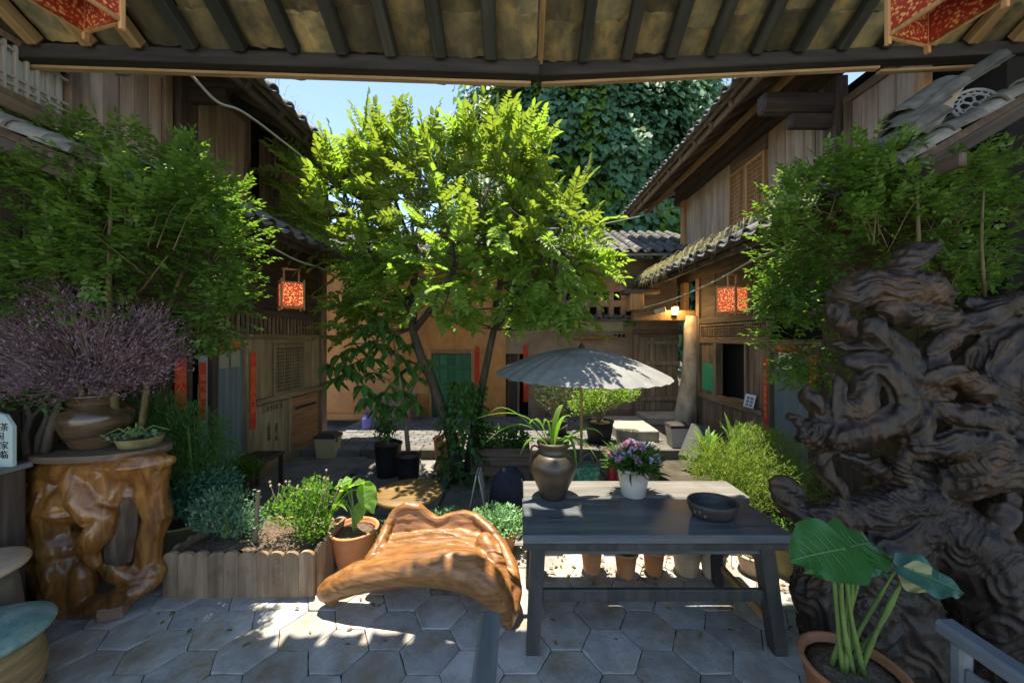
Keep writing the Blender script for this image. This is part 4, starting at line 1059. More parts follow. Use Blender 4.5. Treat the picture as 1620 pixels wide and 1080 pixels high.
# ---- tall gnarled root sculpture on the right
RS = thing('root_sculpture', (2.55, 2.3, 0), 'tall gnarled dark driftwood root standing beside the potted taro', 'root sculpture')
def T_(pts, rad, d=2.3):
    """pixel polyline (x, y[, depth offset]) with pixel radii"""
    return [P(p[0], p[1], d + (p[2] if len(p) > 2 else 0)) for p in pts], [r * d / F for r in rad]
tubes = [
    T_([(1478, 388, 0), (1450, 402, 0), (1425, 425, 0), (1412, 450, .02)], [12, 20, 22, 30]),                                   # top finger
    T_([(1340, 470, 0), (1370, 455, 0), (1410, 458, 0), (1460, 460, .02), (1488, 470, .05)], [34, 36, 40, 36, 24]),             # head
    T_([(1318, 490, -.05), (1330, 510, -.05), (1345, 528, -.05)], [18, 20, 12]),
    T_([(1400, 490, 0), (1450, 500, 0), (1500, 500, .05), (1520, 505, .05)], [30, 28, 18, 10]),
    T_([(1375, 520, 0), (1400, 545, 0), (1425, 580, 0), (1440, 620, .0), (1440, 670, .0), (1420, 730, .05)], [26, 30, 30, 30, 26, 26]),  # neck
    T_([(1318, 545, .02), (1340, 548, .02), (1375, 555, .02)], [8, 10, 16]),
    T_([(1340, 570, -.05), (1380, 575, -.05), (1410, 600, -.05), (1425, 640, -.05), (1400, 665, -.05), (1360, 680, -.05), (1320, 690, -.05)], [10, 24, 30, 30, 34, 34, 28]),  # swirl
    T_([(1370, 600, -.05), (1360, 640, -.05), (1330, 650, -.05), (1325, 600, -.03)], [22, 26, 20, 8]),
    T_([(1340, 660, -.02), (1300, 670, 0), (1275, 690, 0), (1300, 700, 0)], [24, 26, 22, 22]),                                  # left snout
    T_([(1275, 615, 0), (1285, 630, 0), (1298, 650, 0)], [10, 18, 20]),
    T_([(1262, 668, 0), (1255, 662, 0), (1245, 655, 0)], [12, 8, 4]),
    T_([(1290, 690, 0), (1310, 700, 0), (1325, 695, 0)], [22, 22, 14]),
    T_([(1310, 700, 0), (1300, 720, 0), (1312, 750, 0), (1330, 780, 0), (1320, 805, -.02), (1290, 812, -.02)], [16, 13, 12, 12, 14, 16]),  # loop
    T_([(1225, 775, 0), (1238, 790, 0), (1262, 808, 0), (1300, 820, 0), (1350, 812, 0), (1400, 800, 0), (1450, 790, .0)], [10, 18, 22, 26, 34, 42, 50]),  # lower left arm
    T_([(1222, 762, 0), (1240, 765, 0), (1262, 780, 0)], [8, 12, 12]),
    T_([(1330, 720, .05), (1365, 730, .05), (1400, 745, .05), (1440, 740, .05)], [14, 18, 24, 30]),
    T_([(1395, 670, .1), (1405, 720, .1), (1420, 770, .05)], [18, 18, 24]),
    T_([(1440, 705, -.05), (1425, 735, -.05), (1440, 760, -.03), (1470, 770, 0)], [14, 12, 16, 22]),
    # right mass
    T_([(1600, 478, .05), (1560, 500, .05), (1520, 520, .02), (1480, 545, 0), (1468, 580, -.02), (1480, 620, 0)], [26, 26, 20, 24, 26, 26]),
    T_([(1530, 480, .1), (1548, 485, .1), (1575, 500, .1)], [12, 16, 18]),
    T_([(1660, 470, .1), (1620, 520, .1), (1560, 560, .1), (1540, 620, .1), (1560, 700, .1), (1600, 780, .1)], [50, 60, 60, 70, 90, 110]),
    T_([(1640, 600, 0), (1640, 720, 0), (1640, 860, 0), (1640, 1000, 0)], [80, 100, 110, 120]),
    T_([(1470, 600, -.08), (1500, 590, -.1), (1540, 605, -.12), (1560, 630, -.1)], [18, 20, 18, 12]),
    T_([(1460, 620, -.05), (1490, 650, -.08), (1530, 660, -.1), (1580, 665, -.1)], [20, 22, 26, 30]),
    T_([(1455, 660, -.06), (1448, 690, -.08), (1460, 710, -.08), (1500, 700, -.1), (1560, 700, -.1)], [22, 22, 20, 30, 36]),
    T_([(1500, 760, -.05), (1540, 740, -.1), (1600, 730, -.12)], [40, 46, 50]),
    T_([(1460, 800, 0), (1500, 840, -.05), (1540, 880, -.08), (1580, 960, -.1), (1600, 1040, -.1)], [50, 70, 76, 80, 90]),
    T_([(1470, 850, -.12), (1510, 870, -.15), (1555, 860, -.17), (1590, 810, -.18), (1600, 780, -.15)], [14, 18, 18, 18, 12]),   # ear swirl
    T_([(1440, 810, 0), (1420, 860, 0), (1400, 920, .02), (1420, 1000, 0), (1440, 1060, 0)], [50, 60, 70, 80, 90]),
    T_([(1330, 850, .0), (1295, 890, -.02), (1290, 940, -.02), (1310, 990, 0), (1330, 1040, 0)], [40, 36, 40, 50, 56]),          # base bulb
    T_([(1380, 880, 0), (1350, 950, 0), (1370, 1050, 0)], [60, 70, 80]),
]
def rdisp(p):
    w = p * 2.1 + Vector((noise.noise(p * 3.1), noise.noise(p * 3.1 + Vector((7, 0, 0))), noise.noise(p * 3.1 + Vector((0, 9, 0))))) * .7
    c = noise.noise(w * 1.3) * 4.2 + noise.noise(w * .7 + Vector((3, 3, 3))) * 2
    fr = c - math.floor(c); ridge = 1 - abs(fr * 2 - 1)
    c2 = noise.noise(w * 1.2 + Vector((4, 1, 2))) * 13 + p.z * 2; r2 = 1 - abs((c2 - math.floor(c2)) * 2 - 1)
    return (ridge ** 2 - .3) * .018 + noise.noise(p * 5) * .022 + noise.noise(p * 11) * .008 + noise.noise(p * 30) * .003
ROOT_D = rootmat('dark_root_wood', [(.004, .0024, .0014), (.013, .0072, .004), (.043, .025, .014)], .0, .55, .6, stain=((.1, .048, .014), 2.6, .7), wave=None, scale=(16, 16, 5), bdist=.014)
sculpt('root_body', tubes, .0105, RS, ROOT_D, rdisp, 2, fib=15, thick=.105, shrink=.76)

# ---- polished root seat
SEAT_M = rootmat('polished_orange_root', [(.12, .05, .015), (.27, .115, .035), (.4, .2, .075)], .25, .42, .25, stain=((.085, .05, .016), 2.0, .95), wave=None, scale=(1.6, 22, 22), bdist=.006)  # olive-brown blotches put the shaded side's tone into the colour
PS = thing('root_chair', (-.6, 2.75, 0), 'glossy carved root chair of orange-brown wood on the hexagon tiles', 'chair')
def S_(pts, rad): return [P(x, y, d) for x, y, d in pts], [r * d / F for (x, y, d), r in zip(pts, rad)]
st_t = [
    S_([(522, 932, 2.70), (560, 915, 2.68), (610, 903, 2.66), (660, 897, 2.63), (705, 895, 2.6), (745, 903, 2.56), (775, 925, 2.53), (795, 955, 2.52), (806, 985, 2.52)], [19, 23, 25, 26, 28, 31, 27, 20, 9]),
    S_([(517, 945, 2.70), (528, 950, 2.70)], [8, 8]),
    S_([(598, 888, 2.82), (650, 884, 2.78), (710, 882, 2.75), (755, 890, 2.68)], [13, 17, 19, 20]),
    S_([(603, 872, 2.92), (660, 868, 2.9), (720, 866, 2.88), (770, 876, 2.78)], [11, 14, 15, 14]),
    S_([(608, 858, 3.02), (660, 854, 3.02), (720, 853, 3.0), (775, 868, 2.88)], [10, 12, 13, 12]),
    S_([(615, 844, 3.1), (660, 838, 3.12), (720, 842, 3.1), (770, 855, 2.98)], [10, 12, 12, 11]),
    S_([(585, 885, 2.85), (602, 860, 2.95), (614, 830, 3.08), (626, 810, 3.14), (643, 801, 3.15), (662, 803, 3.15), (676, 815, 3.14), (692, 826, 3.12), (712, 819, 3.14), (735, 813, 3.14), (752, 818, 3.1), (775, 838, 3.0), (796, 868, 2.88), (811, 903, 2.74), (816, 935, 2.64), (812, 965, 2.56), (806, 988, 2.53)],
       [9, 9, 8, 8, 8, 8, 8, 9, 8, 8, 8, 9, 10, 11, 11, 9, 7]),
    S_([(622, 834, 3.12), (655, 830, 3.13), (690, 836, 3.12)], [10, 12, 10]), S_([(630, 820, 3.14), (650, 814, 3.15), (672, 822, 3.14)], [9, 11, 9]), S_([(700, 834, 3.12), (735, 832, 3.12), (768, 846, 3.02)], [9, 11, 10]), S_([(712, 826, 3.13), (750, 826, 3.1)], [8, 9]),
    S_([(768, 858, 2.8), (785, 890, 2.68), (797, 930, 2.58), (803, 970, 2.54)], [16, 15, 13, 9]),
    S_([(770, 880, 2.72), (790, 905, 2.68), (806, 925, 2.64)], [13, 13, 10]),
    S_([(620, 868, 3.0), (618, 900, 3.05), (615, 905, 3.1)], [16, 14, 12]),
    S_([(700, 865, 3.0), (705, 890, 3.08), (705, 903, 3.1)], [16, 13, 12]),
]
def sdisp(p):
    w = Vector((p.x * 1.5, p.y * 5, p.z * 5)); c = noise.noise(w + Vector((noise.noise(p * 2), 0, 0))) * 3
    return (1 - abs((c - math.floor(c)) * 2 - 1) - .5) * .003 + noise.noise(p * 4) * .005
sculpt('seat_body', st_t, .0085, PS, SEAT_M, sdisp, 7, fib=3, thick=.18)

# ---- polished root pedestal on the left
PED_M = rootmat('varnished_amber_root', [(.07, .024, .006), (.23, .09, .02), (.38, .18, .046)], .4, .36, .25, stain=((.06, .028, .01), 2.4, .9), wave=None, scale=(18, 18, 1.8), bdist=.006)
PD = thing('root_pedestal', (-3.1, 2.72, 0), 'varnished amber root pedestal carrying the big brown jar', 'pedestal')
def Q_(pts, rad, d=2.66): return [P(p[0], p[1], d + (p[2] if len(p) > 2 else 0)) for p in pts], [r * d / F for r in rad]
ped = [
    Q_([(30, 745, .1), (90, 742, .05), (150, 742, .0), (205, 738, .0), (250, 732, .05), (268, 728, .08)], [20, 22, 22, 20, 15, 8]),
    Q_([(55, 795, .08), (120, 795, .06), (190, 778, .1), (240, 775, .1)], [34, 34, 26, 24]), Q_([(75, 850, .1), (110, 860, .06)], [38, 34]),
    Q_([(60, 760, .3), (140, 755, .3), (220, 750, .3)], [26, 26, 24]),
    Q_([(40, 760, .1), (50, 800, .1), (60, 840, .08), (80, 890, .05), (95, 930, .02), (110, 958, 0)], [34, 36, 32, 28, 24, 20]),
    Q_([(90, 760, .08), (95, 810, .05), (98, 850, .05), (105, 870, .04)], [30, 32, 26, 14]),
    Q_([(128, 745, 0), (135, 790, -.06), (150, 812, -.08), (170, 815, -.08), (160, 840, -.08), (140, 870, -.08), (150, 890, -.08)], [22, 24, 20, 14, 20, 18, 10]),
    Q_([(180, 745, .02), (185, 785, .02), (175, 815, 0)], [26, 22, 10]),
    Q_([(240, 735, .06), (240, 780, .1), (250, 815, .12), (238, 850, .12), (235, 885, .12), (242, 900, .12)], [22, 22, 20, 18, 18, 14]),
    Q_([(222, 745, .05), (215, 765, .04)], [18, 10]),
    Q_([(162, 885, .0), (185, 905, 0), (210, 915, .04), (240, 905, .1)], [10, 14, 16, 18]),
    Q_([(115, 960, 0), (150, 958, -.03), (180, 945, -.02), (210, 935, .0), (240, 918, .08)], [16, 16, 15, 15, 13]),
    Q_([(100, 880, .04), (110, 910, 0), (112, 945, 0)], [30, 30, 24]), Q_([(130, 905, -.02), (128, 945, -.02)], [18, 16]),
    Q_([(90, 800, .35), (110, 880, .35), (130, 950, .3)], [52, 46, 36]), Q_([(190, 770, .42), (200, 800, .45)], [40, 30]),
]
def pdisp(p):
    c = noise.noise(Vector((p.x * 3.2, p.y * 3.2, p.z * 1.6))) * 4
    return noise.noise(p * 5) * .016 + noise.noise(Vector((p.x * 14, p.y * 14, p.z * 4))) * .007
sculpt('pedestal_body', ped, .0115, PD, PED_M, pdisp, 4, fib=6, thick=.1, shrink=1.0)
# dark bark splinter standing in the hollow
sp_ = MB(); sp_.tube([P(190, 885, 2.7), P(195, 840, 2.69), P(207, 790, 2.69), P(209, 757, 2.70)], [.085, .11, .06, .012], 7)
so = sp_.build('bark_core', M('bark_splinter', [(.03, .022, .015), (.09, .06, .04), (.18, .13, .085)], (14, 14, 2.5), 8, .8, 1, rand=0, bdist=.03), PD)
tray = MB(); vs = []
pl = [(38, 742), (70, 728), (120, 716), (190, 708), (252, 703), (262, 712), (230, 722), (150, 728), (100, 735)]
top_z = P(150, 722, 2.66).z
sl_ = MB(); ring_ = []
for k in range(28):
    a = 2 * math.pi * k / 28; q = 1 + .1 * noise.noise(Vector((math.cos(a) * 1.5, math.sin(a) * 1.5, 4)))
    ring_.append((-3.22 + .47 * q * math.cos(a), 2.82 + .3 * q * math.sin(a)))
vs = [(x, y, top_z - .01) for x, y in ring_] + [(x * 1.0, y, top_z + .035) for x, y in ring_]
sl_.add(vs, [tuple(reversed(range(28))), tuple(range(28, 56))] + [(k, (k + 1) % 28, 28 + (k + 1) % 28, 28 + k) for k in range(28)])
sl_.build('top_slab', W_OLDX, PD)
TOPZ = top_z + .036

# ================================================================== FURNITURE AND CONTAINERS
def pot(name, label, c, rt, rb, hh, mat, rim=.02, cat='pot', group=None, soil=True, n=28, lip=True, sx=1, parent=None):
    T = parent or thing(name, c, label, cat, group); c = Vector(c); w = .016
    pr = [(rb * .96, 0), (rb, .006), (rb + (rt - rb) * .5, hh * .5), (rt - .004, hh - rim)]
    if lip: pr += [(rt + .008, hh - rim + .002), (rt + .012, hh - .006), (rt + .006, hh)]
    else: pr += [(rt, hh)]
    pr += [(rt - w + .006, hh), (rt - w, hh - .01), (rt - w - .004, hh - .045)]
    MB().lathe(pr, c, n, sx, 1, cap=True).build('body', mat, T, True)
    if soil:
        m = MB(); ring = []
        r0 = rt - w - .003; pr = [(r0, hh - .04), (r0 * .6, hh - .032), (r0 * .2, hh - .028)]
        m.lathe(pr, c, 18, sx, 1); m.build('soil', SOIL, T, True)
    return T
def ribbon(pts, w, fold=.25, up=(0, 0, 1), taper=(.35, 1, .9, .05)):
    """grass-like blade along a polyline"""
    pts = [Vector(p) for p in pts]; n_ = len(pts); vs, fs = [], []
    for i, p in enumerate(pts):
        t = (pts[min(i + 1, n_ - 1)] - pts[max(i - 1, 0)]).normalized(); s = t.cross(Vector(up))
        if s.length < .05: s = t.cross(Vector((0, 1, 0)))
        s.normalize(); u = s.cross(t); k = i / (n_ - 1) * (len(taper) - 1); a = int(min(k, len(taper) - 2)); ww = w * (taper[a] + (taper[a + 1] - taper[a]) * (k - a)) / 2
        vs += [p - s * ww + u * ww * fold, p, p + s * ww + u * ww * fold]
    for i in range(n_ - 1):
        a = i * 3; fs += [(a, a + 1, a + 4, a + 3), (a + 1, a + 2, a + 5, a + 4)]
    return vs, fs
def curve_pts(a, b, c, n_=9):
    a, b, c = Vector(a), Vector(b), Vector(c)
    return [a * (1 - t) ** 2 + b * 2 * t * (1 - t) + c * t * t for t in [i / (n_ - 1) for i in range(n_)]]
def heart_leaf(base, tip, up, width, mat, parent, name='leaf', cup=.18, droop=.1, notch=.16, vein=None):
    base, tip = Vector(base), Vector(tip); d = tip - base; L = d.length; d.normalize(); up = Vector(up); s = d.cross(up).normalized(); u = s.cross(d)
    nu, nv = 14, 8; vs, fs = [], []
    for i in range(nu + 1):
        t = i / nu
        prof = (math.sin(math.pi * (t ** .62)) ** .85) if 0 < t < 1 else 0
        hw = width / 2 * prof + .001
        for j in range(nv + 1):
            v = j / nv * 2 - 1
            back = notch * L * max(0, 1 - t * 2.4) * abs(v) * (1.4 if t < .4 else 1)
            ripple = .012 * math.sin(t * 15 + v * 5) * abs(v)
            vs.append(base + d * (t * L - back) + s * (hw * v) + u * (cup * hw * abs(v) ** 1.3 - droop * L * t * t + ripple))
    for i in range(nu):
        for j in range(nv):
            a = i * (nv + 1) + j; fs.append((a, a + 1, a + nv + 2, a + nv + 1))
    lf = MB().add(vs, fs).build(name, mat, parent, True)
    if vein:
        vm = MB()
        q = [vs[i * (nv + 1) + nv // 2] + u * .004 for i in range(0, nu + 1, 2)]
        vm.tube(q, [.003] * (len(q) - 1) + [.001], 4)
        for k in range(1, 6):
            for sg in (0, nv):
                i = 2 * k; a = vs[i * (nv + 1) + nv // 2]; jj = 1 if sg == 0 else nv - 1
                b = vs[min(nu, i + 2) * (nv + 1) + jj]; m_ = vs[min(nu, i + 1) * (nv + 1) + (nv // 2 + (-2 if sg == 0 else 2))]
                vm.tube([a + u * .003, m_ + u * .004, b + u * .004], [.0016, .0013, .0006], 4, cap=False)
        vm.build('vein', vein, lf)
    return lf

# ---- long dark table
TB = thing('wooden_table', (.88, 2.7, 0), 'long dark-stained wooden table holding vase, flowers and bowl', 'table')
TABLE = M('stained_table', [(.04, .05, .058), (.08, .095, .108), (.14, .15, .155)], (1.4, 14, 14), 6, .42, .25, rand=.1, stain=((.13, .115, .095), 2.2, .5), spec=.5, rough_var=.14, bdist=.006)
TABLE_L = M('sunlit_table', [(.085, .08, .075), (.15, .143, .132), (.23, .22, .2)], (1.4, 14, 14), 6, .5, .25, rand=.1, stain=((.09, .085, .08), 2.2, .6), spec=.45, rough_var=.12, bdist=.006)  # lighter copy of the table wood: sunlight on the rear plank in its colour
TABLE_Z = M('stained_table_leg', [(.022, .022, .022), (.045, .043, .041), (.08, .072, .064)], (14, 14, 1.4), 6, .5, .2, rand=.1, spec=.45)
MB().box((.03, 2.27, .715), (1.72, 2.815, .77), .008).build('top_plank', TABLE, TB)
MB().box((.04, 2.825, .715), (1.80, 3.15, .77), .008).build('top_plank', TABLE_L, TB)
MB().box((.03, 2.285, .665), (1.71, 2.32, .713), .006).build('edge_moulding', TABLE_Z, TB)
MB().box((.1, 2.34, .61), (1.62, 2.375, .664), .006).build('apron', TABLE, TB)
MB().box((.1, 2.93, .63), (1.68, 2.965, .713), .006).build('apron', TABLE, TB)
for xx in (.13, 1.585): MB().box((xx - .015, 2.42, .58), (xx + .015, 2.92, .713), .006).build('apron', TABLE_Z, TB)
def leg(x0, y0, x1, y1, w=.095):
    m = MB(); a = Vector((x0, y0, 0)); b = Vector((x1, y1, .713)); h2 = w / 2
    m.add([a + Vector((i * h2 * .85, j * h2 * .85, 0)) for i, j in ((-1, -1), (1, -1), (1, 1), (-1, 1))] + [b + Vector((i * h2, j * h2, 0)) for i, j in ((-1, -1), (1, -1), (1, 1), (-1, 1))],
          [(3, 2, 1, 0), (4, 5, 6, 7), (0, 1, 5, 4), (1, 2, 6, 5), (2, 3, 7, 6), (3, 0, 4, 7)])
    return m.build('leg', TABLE_Z, TB)
leg(.09, 2.33, .13, 2.38); leg(1.66, 2.33, 1.59, 2.38); leg(.1, 2.96, .13, 2.94); leg(1.62, 2.96, 1.58, 2.94, .075)
MB().box((.155, 2.335, .31), (1.59, 2.37, .385), .006).build('stretcher', TABLE_Z, TB)
for xx in (.105, 1.64): MB().box((xx - .018, 2.385, .12), (xx + .018, 2.92, .18), .006).build('stretcher', W_WARMY, TB)
mk = MB()
for k in range(2): mk.box((.2 + .004 * k, 2.44 + k * .05, .7702), (.3, 2.447 + k * .05, .7712))
mk.build('scratch', INK, TB)
# ---- amphora vase with strap-leaved plant
VC = (.27, 2.84, .77)
VA = thing('clay_vase', VC, 'brown stoneware vase with two small loop handles on the table', 'vase')
VMAT = M('stoneware', [(.022, .018, .013), (.055, .04, .025), (.1, .068, .038)], (1.6, 1.6, 7), 6, .42, .25, rand=0, stain=((.04, .036, .034), 2.5, .6), spec=.5, rough_var=.12, bdist=.008)
pr = [(.085, 0), (.098, .005), (.115, .06), (.145, .13), (.175, .2), (.186, .245), (.182, .28), (.165, .315), (.14, .338), (.122, .35), (.116, .36), (.114, .395), (.12, .402), (.126, .412), (.126, .426), (.118, .432), (.106, .425), (.102, .39), (.095, .33)]
v_ = MB().lathe(pr, VC, 40).build('body', VMAT, VA, True)
for sg in (-1, 1):
    c0 = Vector(VC) + Vector((sg * .116, 0, .38)); pts = [c0 + Vector((sg * q[0], 0, q[1])) for q in ((-.004, .0), (.026, .016), (.048, .004), (.056, -.025), (.05, -.05), (.042, -.062))]
    MB().tube(pts, [.009] * 6, 8, True, True).build('handle', VMAT, VA, True)
VP = thing('vase_plant', (.27, 2.84, 1.1), 'strap-leaved plant with drooping tips growing in the stoneware vase', 'plant')
vb = Vector((.27, 2.84, 1.12))
for (m_, e, w) in [((850, 640), (752, 662), .028), ((830, 650), (768, 700), .03), ((800, 628), (775, 655), .022), ((850, 655), (838, 670), .05), ((885, 655), (905, 660), .055), ((865, 640), (858, 690), .05), ((930, 670), (955, 690), .055), ((915, 680), (945, 728), .05), ((905, 670), (912, 735), .045), ((880, 650), (892, 640), .045), ((845, 680), (822, 720), .04), ((900, 690), (932, 705), .05)]:
    e_ = P(*e, 2.84 + rng.uniform(-.12, .12)); mm_ = P(*m_, 2.84 + rng.uniform(-.06, .06)) + Vector((0, 0, .05))
    vs, fs = ribbon(curve_pts(vb + rv(.015), mm_, e_, 11), w * 1.35)
    MB().add(vs, fs).build('leaf', L_GRASSG, VP, True)
MB().tube([vb, vb + Vector((.02, 0, .15)), P(898, 672, 2.84)], [.006, .005, .003], 5).build('stake', W_GREYZ, VP)
MB().lathe([(.078, 0), (.04, .012), (.01, .015)], (.27, 2.84, 1.095), 16).build('soil', SOIL, VP)
# ---- white pot of pink-lilac flowers
FC = Vector((.906, 2.87, .77)); FPOT = M('white_ceramic', [(.34, .32, .29), (.42, .4, .36), (.47, .45, .41)], (3, 3, 3), 6, .5, .1, rand=0)
pot('flower_pot', 'white plastic pot of pinkish lilac flowers on the table', FC, .128, .092, .225, FPOT)
FP = thing('flowering_plant', FC + Vector((0, 0, .19)), 'clump of pink and lilac blooms over dark grassy leaves', 'plant')
LV = Leaves(); b0 = FC + Vector((0, 0, .19))
for k in range(900):
    a = rng.uniform(0, 6.283); r0 = rng.uniform(0, .08); o_ = Vector((math.cos(a), math.sin(a), 0)); el = rng.uniform(.1, 1.3)
    p = b0 + o_ * r0 + Vector((0, 0, rng.uniform(0, .13))) + o_ * rng.uniform(0, .1)
    LV.add(p, o_ * rng.uniform(.3, 1) + Vector((0, 0, el)) + rv(.2), o_ * -1 + Vector((0, 0, .5)), rng.uniform(.07, .14), rng.uniform(.006, .011))
put(LV.mesh('foliage', droop=.25), 'foliage', L_DEEP, FP)
def bloom(seed):
    r = random.Random(seed); m = Leaves()
    for k in range(34):
        d = Vector((r.gauss(0, 1), r.gauss(0, 1), abs(r.gauss(0, 1)) * .8 + .1)).normalized(); m.add(d * .006, d + rv(.1), Vector((r.gauss(0, 1), r.gauss(0, 1), 1)), r.uniform(.022, .032), r.uniform(.012, .018))
    return m.mesh('bloom', fold=.3)
pinks = [leafM('pink_petal', (.5, .26, .33), (.62, .42, .48), (.6, .4, .45), .2), leafM('lilac_petal', (.42, .36, .52), (.56, .5, .63), (.5, .45, .6), .2), leafM('mauve_petal', (.48, .36, .48), (.6, .5, .58), (.6, .48, .58), .2)]
blooms = []
for k in range(6): me = bloom(k); me.materials.append(pinks[k % 3]); blooms.append(me)
for k in range(70):
    a = rng.uniform(0, 6.283); q = math.sqrt(rng.random()); o_ = Vector((math.cos(a) * q, math.sin(a) * q, 0))
    p = b0 + Vector((o_.x * .21, o_.y * .17, .205 - .11 * q * q + rng.uniform(-.02, .02)))
    d = Vector((o_.x * .7, o_.y * .7 - .1, 1)).normalized()
    pink = (p.x < b0.x + .02 and rng.random() < .5) or rng.random() < .2
    fh = inst(blooms[rng.choice([0, 3]) if pink else rng.choice([1, 2, 4, 5])], 'bloom', FP, p, list(frame(d, (0, 1, 0)))[1:] + [d], (.95,) * 3)
# ---- oval dark bowl
BW = thing('oval_bowl', (1.35, 2.53, .77), 'dark oval stoneware bowl with painted flowers on the table', 'bowl')
pr = [(.105, 0), (.118, .006), (.138, .04), (.148, .08), (.15, .1), (.146, .106), (.138, .102), (.132, .07), (.115, .03), (.0, .022)]
MB().lathe(pr, (1.35, 2.53, .77), 36, 1.12, .92, True).build('body', M('black_glaze', [(.02, .019, .019), (.04, .038, .037), (.07, .066, .062)], (7, 7, 7), 6, .5, .2, rand=0, spec=.45), BW, True)
fl_ = MB()
for k in range(3):
    a = R(205 + k * 13); p = Vector((1.35 + .149 * 1.12 * math.cos(a), 2.53 + .149 * .92 * math.sin(a), .77 + .055 + .012 * math.sin(k * 2))); nrm = Vector((math.cos(a), math.sin(a), 0))
    X_, Y_, Z_ = nrm, Vector((0, 0, 1)).cross(nrm), Vector((0, 0, 1)); ring = [p + nrm * .002 + Y_ * (.009 * math.cos(t)) + Z_ * (.009 * math.sin(t)) for t in [i * math.pi / 4 for i in range(8)]]
    fl_.add(ring, [tuple(range(8))])
fl_.build('painted_flower', flatM('faded_flower_paint', (.12, .12, .07), .7), BW)

# ---- chairs whose dark backs enter the frame at the bottom
def chair(loc, rz, label):
    T = thing('wooden_chair', loc, label, 'chair', 'dark wooden chairs in the gallery'); c = Vector(loc); ca, sa = math.cos(rz), math.sin(rz)
    def w(p): return (c.x + p[0] * ca - p[1] * sa, c.y + p[0] * sa + p[1] * ca, c.z + p[2])
    def bx_(name, a, b, bev=.008):
        m = MB().box(a, b, bev); m.v = [w(v) for v in m.v]; return m.build(name, CH, T)
    bx_('seat', (0, -.25, .42), (.45, .25, .46)); bx_('top_rail', (-.045, -.29, .90), (.03, .29, .955), .02)
    for yy in (-.25, .21): bx_('back_post', (-.03, yy, .46), (.02, yy + .04, .9)); bx_('leg', (-.03, yy, 0), (.02, yy + .04, .42)); bx_('leg', (.4, yy, 0), (.445, yy + .04, .42))
    for z in (.62, .78): bx_('back_rail', (-.02, -.21, z), (.0, .21, z + .05))
    for xx in (-.01, .415): bx_('stretcher', (xx, -.21, .2), (xx + .02, .21, .24))
    return T
CH = M('chair_lacquer', [(.07, .085, .1), (.12, .14, .16), (.19, .205, .225)], (12, 1.4, 12), 6, .35, .12, rand=0, spec=.55, rough_var=.1)
chair((-.115, 1.12, 0), math.pi, 'dark blue-grey chair between the polished root seat and the long table')
chair((1.60, 1.08, 0), 0, 'dark blue-grey chair in front of the gnarled root and the potted taro')
# ---- drum stools
def drum(loc, r, hh, label, top, body, cush=True):
    T = thing('drum_stool', loc, label, 'stool')
    pr = [(r * .72, 0), (r * .8, .01), (r * .97, hh * .35), (r * 1.0, hh * .55), (r * .93, hh * .85), (r * .86, hh)]
    MB().lathe(pr, loc, 28).build('body', body, T, True)
    pr = [(r * .9, hh), (r * 1.08, hh + .01), (r * 1.12, hh + .03), (r * 1.1, hh + .045), (r * 1.0, hh + .052)] + ([(r * .9, hh + .07), (r * .4, hh + .082), (0.01, hh + .084)] if cush else [(r * .5, hh + .055), (.01, hh + .056)])
    MB().lathe(pr, loc, 32).build('seat', top, T, True); return T
drum((-2.80, 1.86, 0), .25, .42, 'round drum stool with a worn green-blue top beside the pedestal', M('verdigris_top', [(.10, .2, .18), (.17, .29, .25), (.3, .4, .36)], (9, 9, 9), 7, .85, .5, bscale=50, rand=0, stain=((.4, .45, .46), 3, .5)), M('rattan_body', [(.16, .1, .045), (.29, .19, .09), (.4, .28, .15)], (4, 4, 30), 5, .7, .4, rand=0))
drum((-3.22, 2.08, .0), .24, .62, 'tall beige drum stool at the foot of the sideboard', TERRA_P, M('dim_clay', [(.1, .08, .06), (.16, .13, .1), (.22, .18, .14)], (6, 6, 6), 5, .7, .3, rand=0), False)
sb_ = thing('sideboard', (-3.5, 2.4, 0), 'dark low sideboard under the white lettered board', 'sideboard')
MB().box((-3.73, 2.28, 1.1), (-3.40, 2.56, 1.14), .008).build('top', M('grey_slab_top', [(.1, .1, .1), (.16, .16, .16), (.22, .22, .21)], (4, 4, 4), 5, .4, .1, rand=0), sb_)
MB().box((-3.71, 2.3, .06), (-3.43, 2.54, 1.1), .008).build('body', W_DARKZ, sb_)
for xx in (-3.7, -3.5): MB().box((xx, 2.31, -.004), (xx + .05, 2.53, .06)).build('foot', W_DARKZ, sb_)
wbm = MB(); ring = [(-.2, 0), (.11, 0), (.11, .27), (.06, .345), (-.02, .37), (-.12, .36), (-.2, .3)]
y0 = 2.44
wbm.add([(-3.50 + x_, y0, 1.14 + z_) for x_, z_ in ring] + [(-3.50 + x_, y0 + .02, 1.14 + z_) for x_, z_ in ring], [tuple(range(7)), tuple(reversed(range(7, 14)))] + [(k + 7, (k + 1) % 7 + 7, (k + 1) % 7, k) for k in range(7)])
wbo = wbm.build('lettered_board', flatM('pale_teal_board', (.42, .52, .5), .6)); tag(wbo, 'pale teal-white board with rows of dark writing', 'board')
text_mesh('一壶清茶\n半日闲\n古镇人家\n欢迎光临', .058, INK, 'lettering', wbo, (-3.53, y0 - .002, 1.31), (Vector((1, 0, 0)), Vector((0, 0, 1)), Vector((0, -1, 0))), sp=1.05)
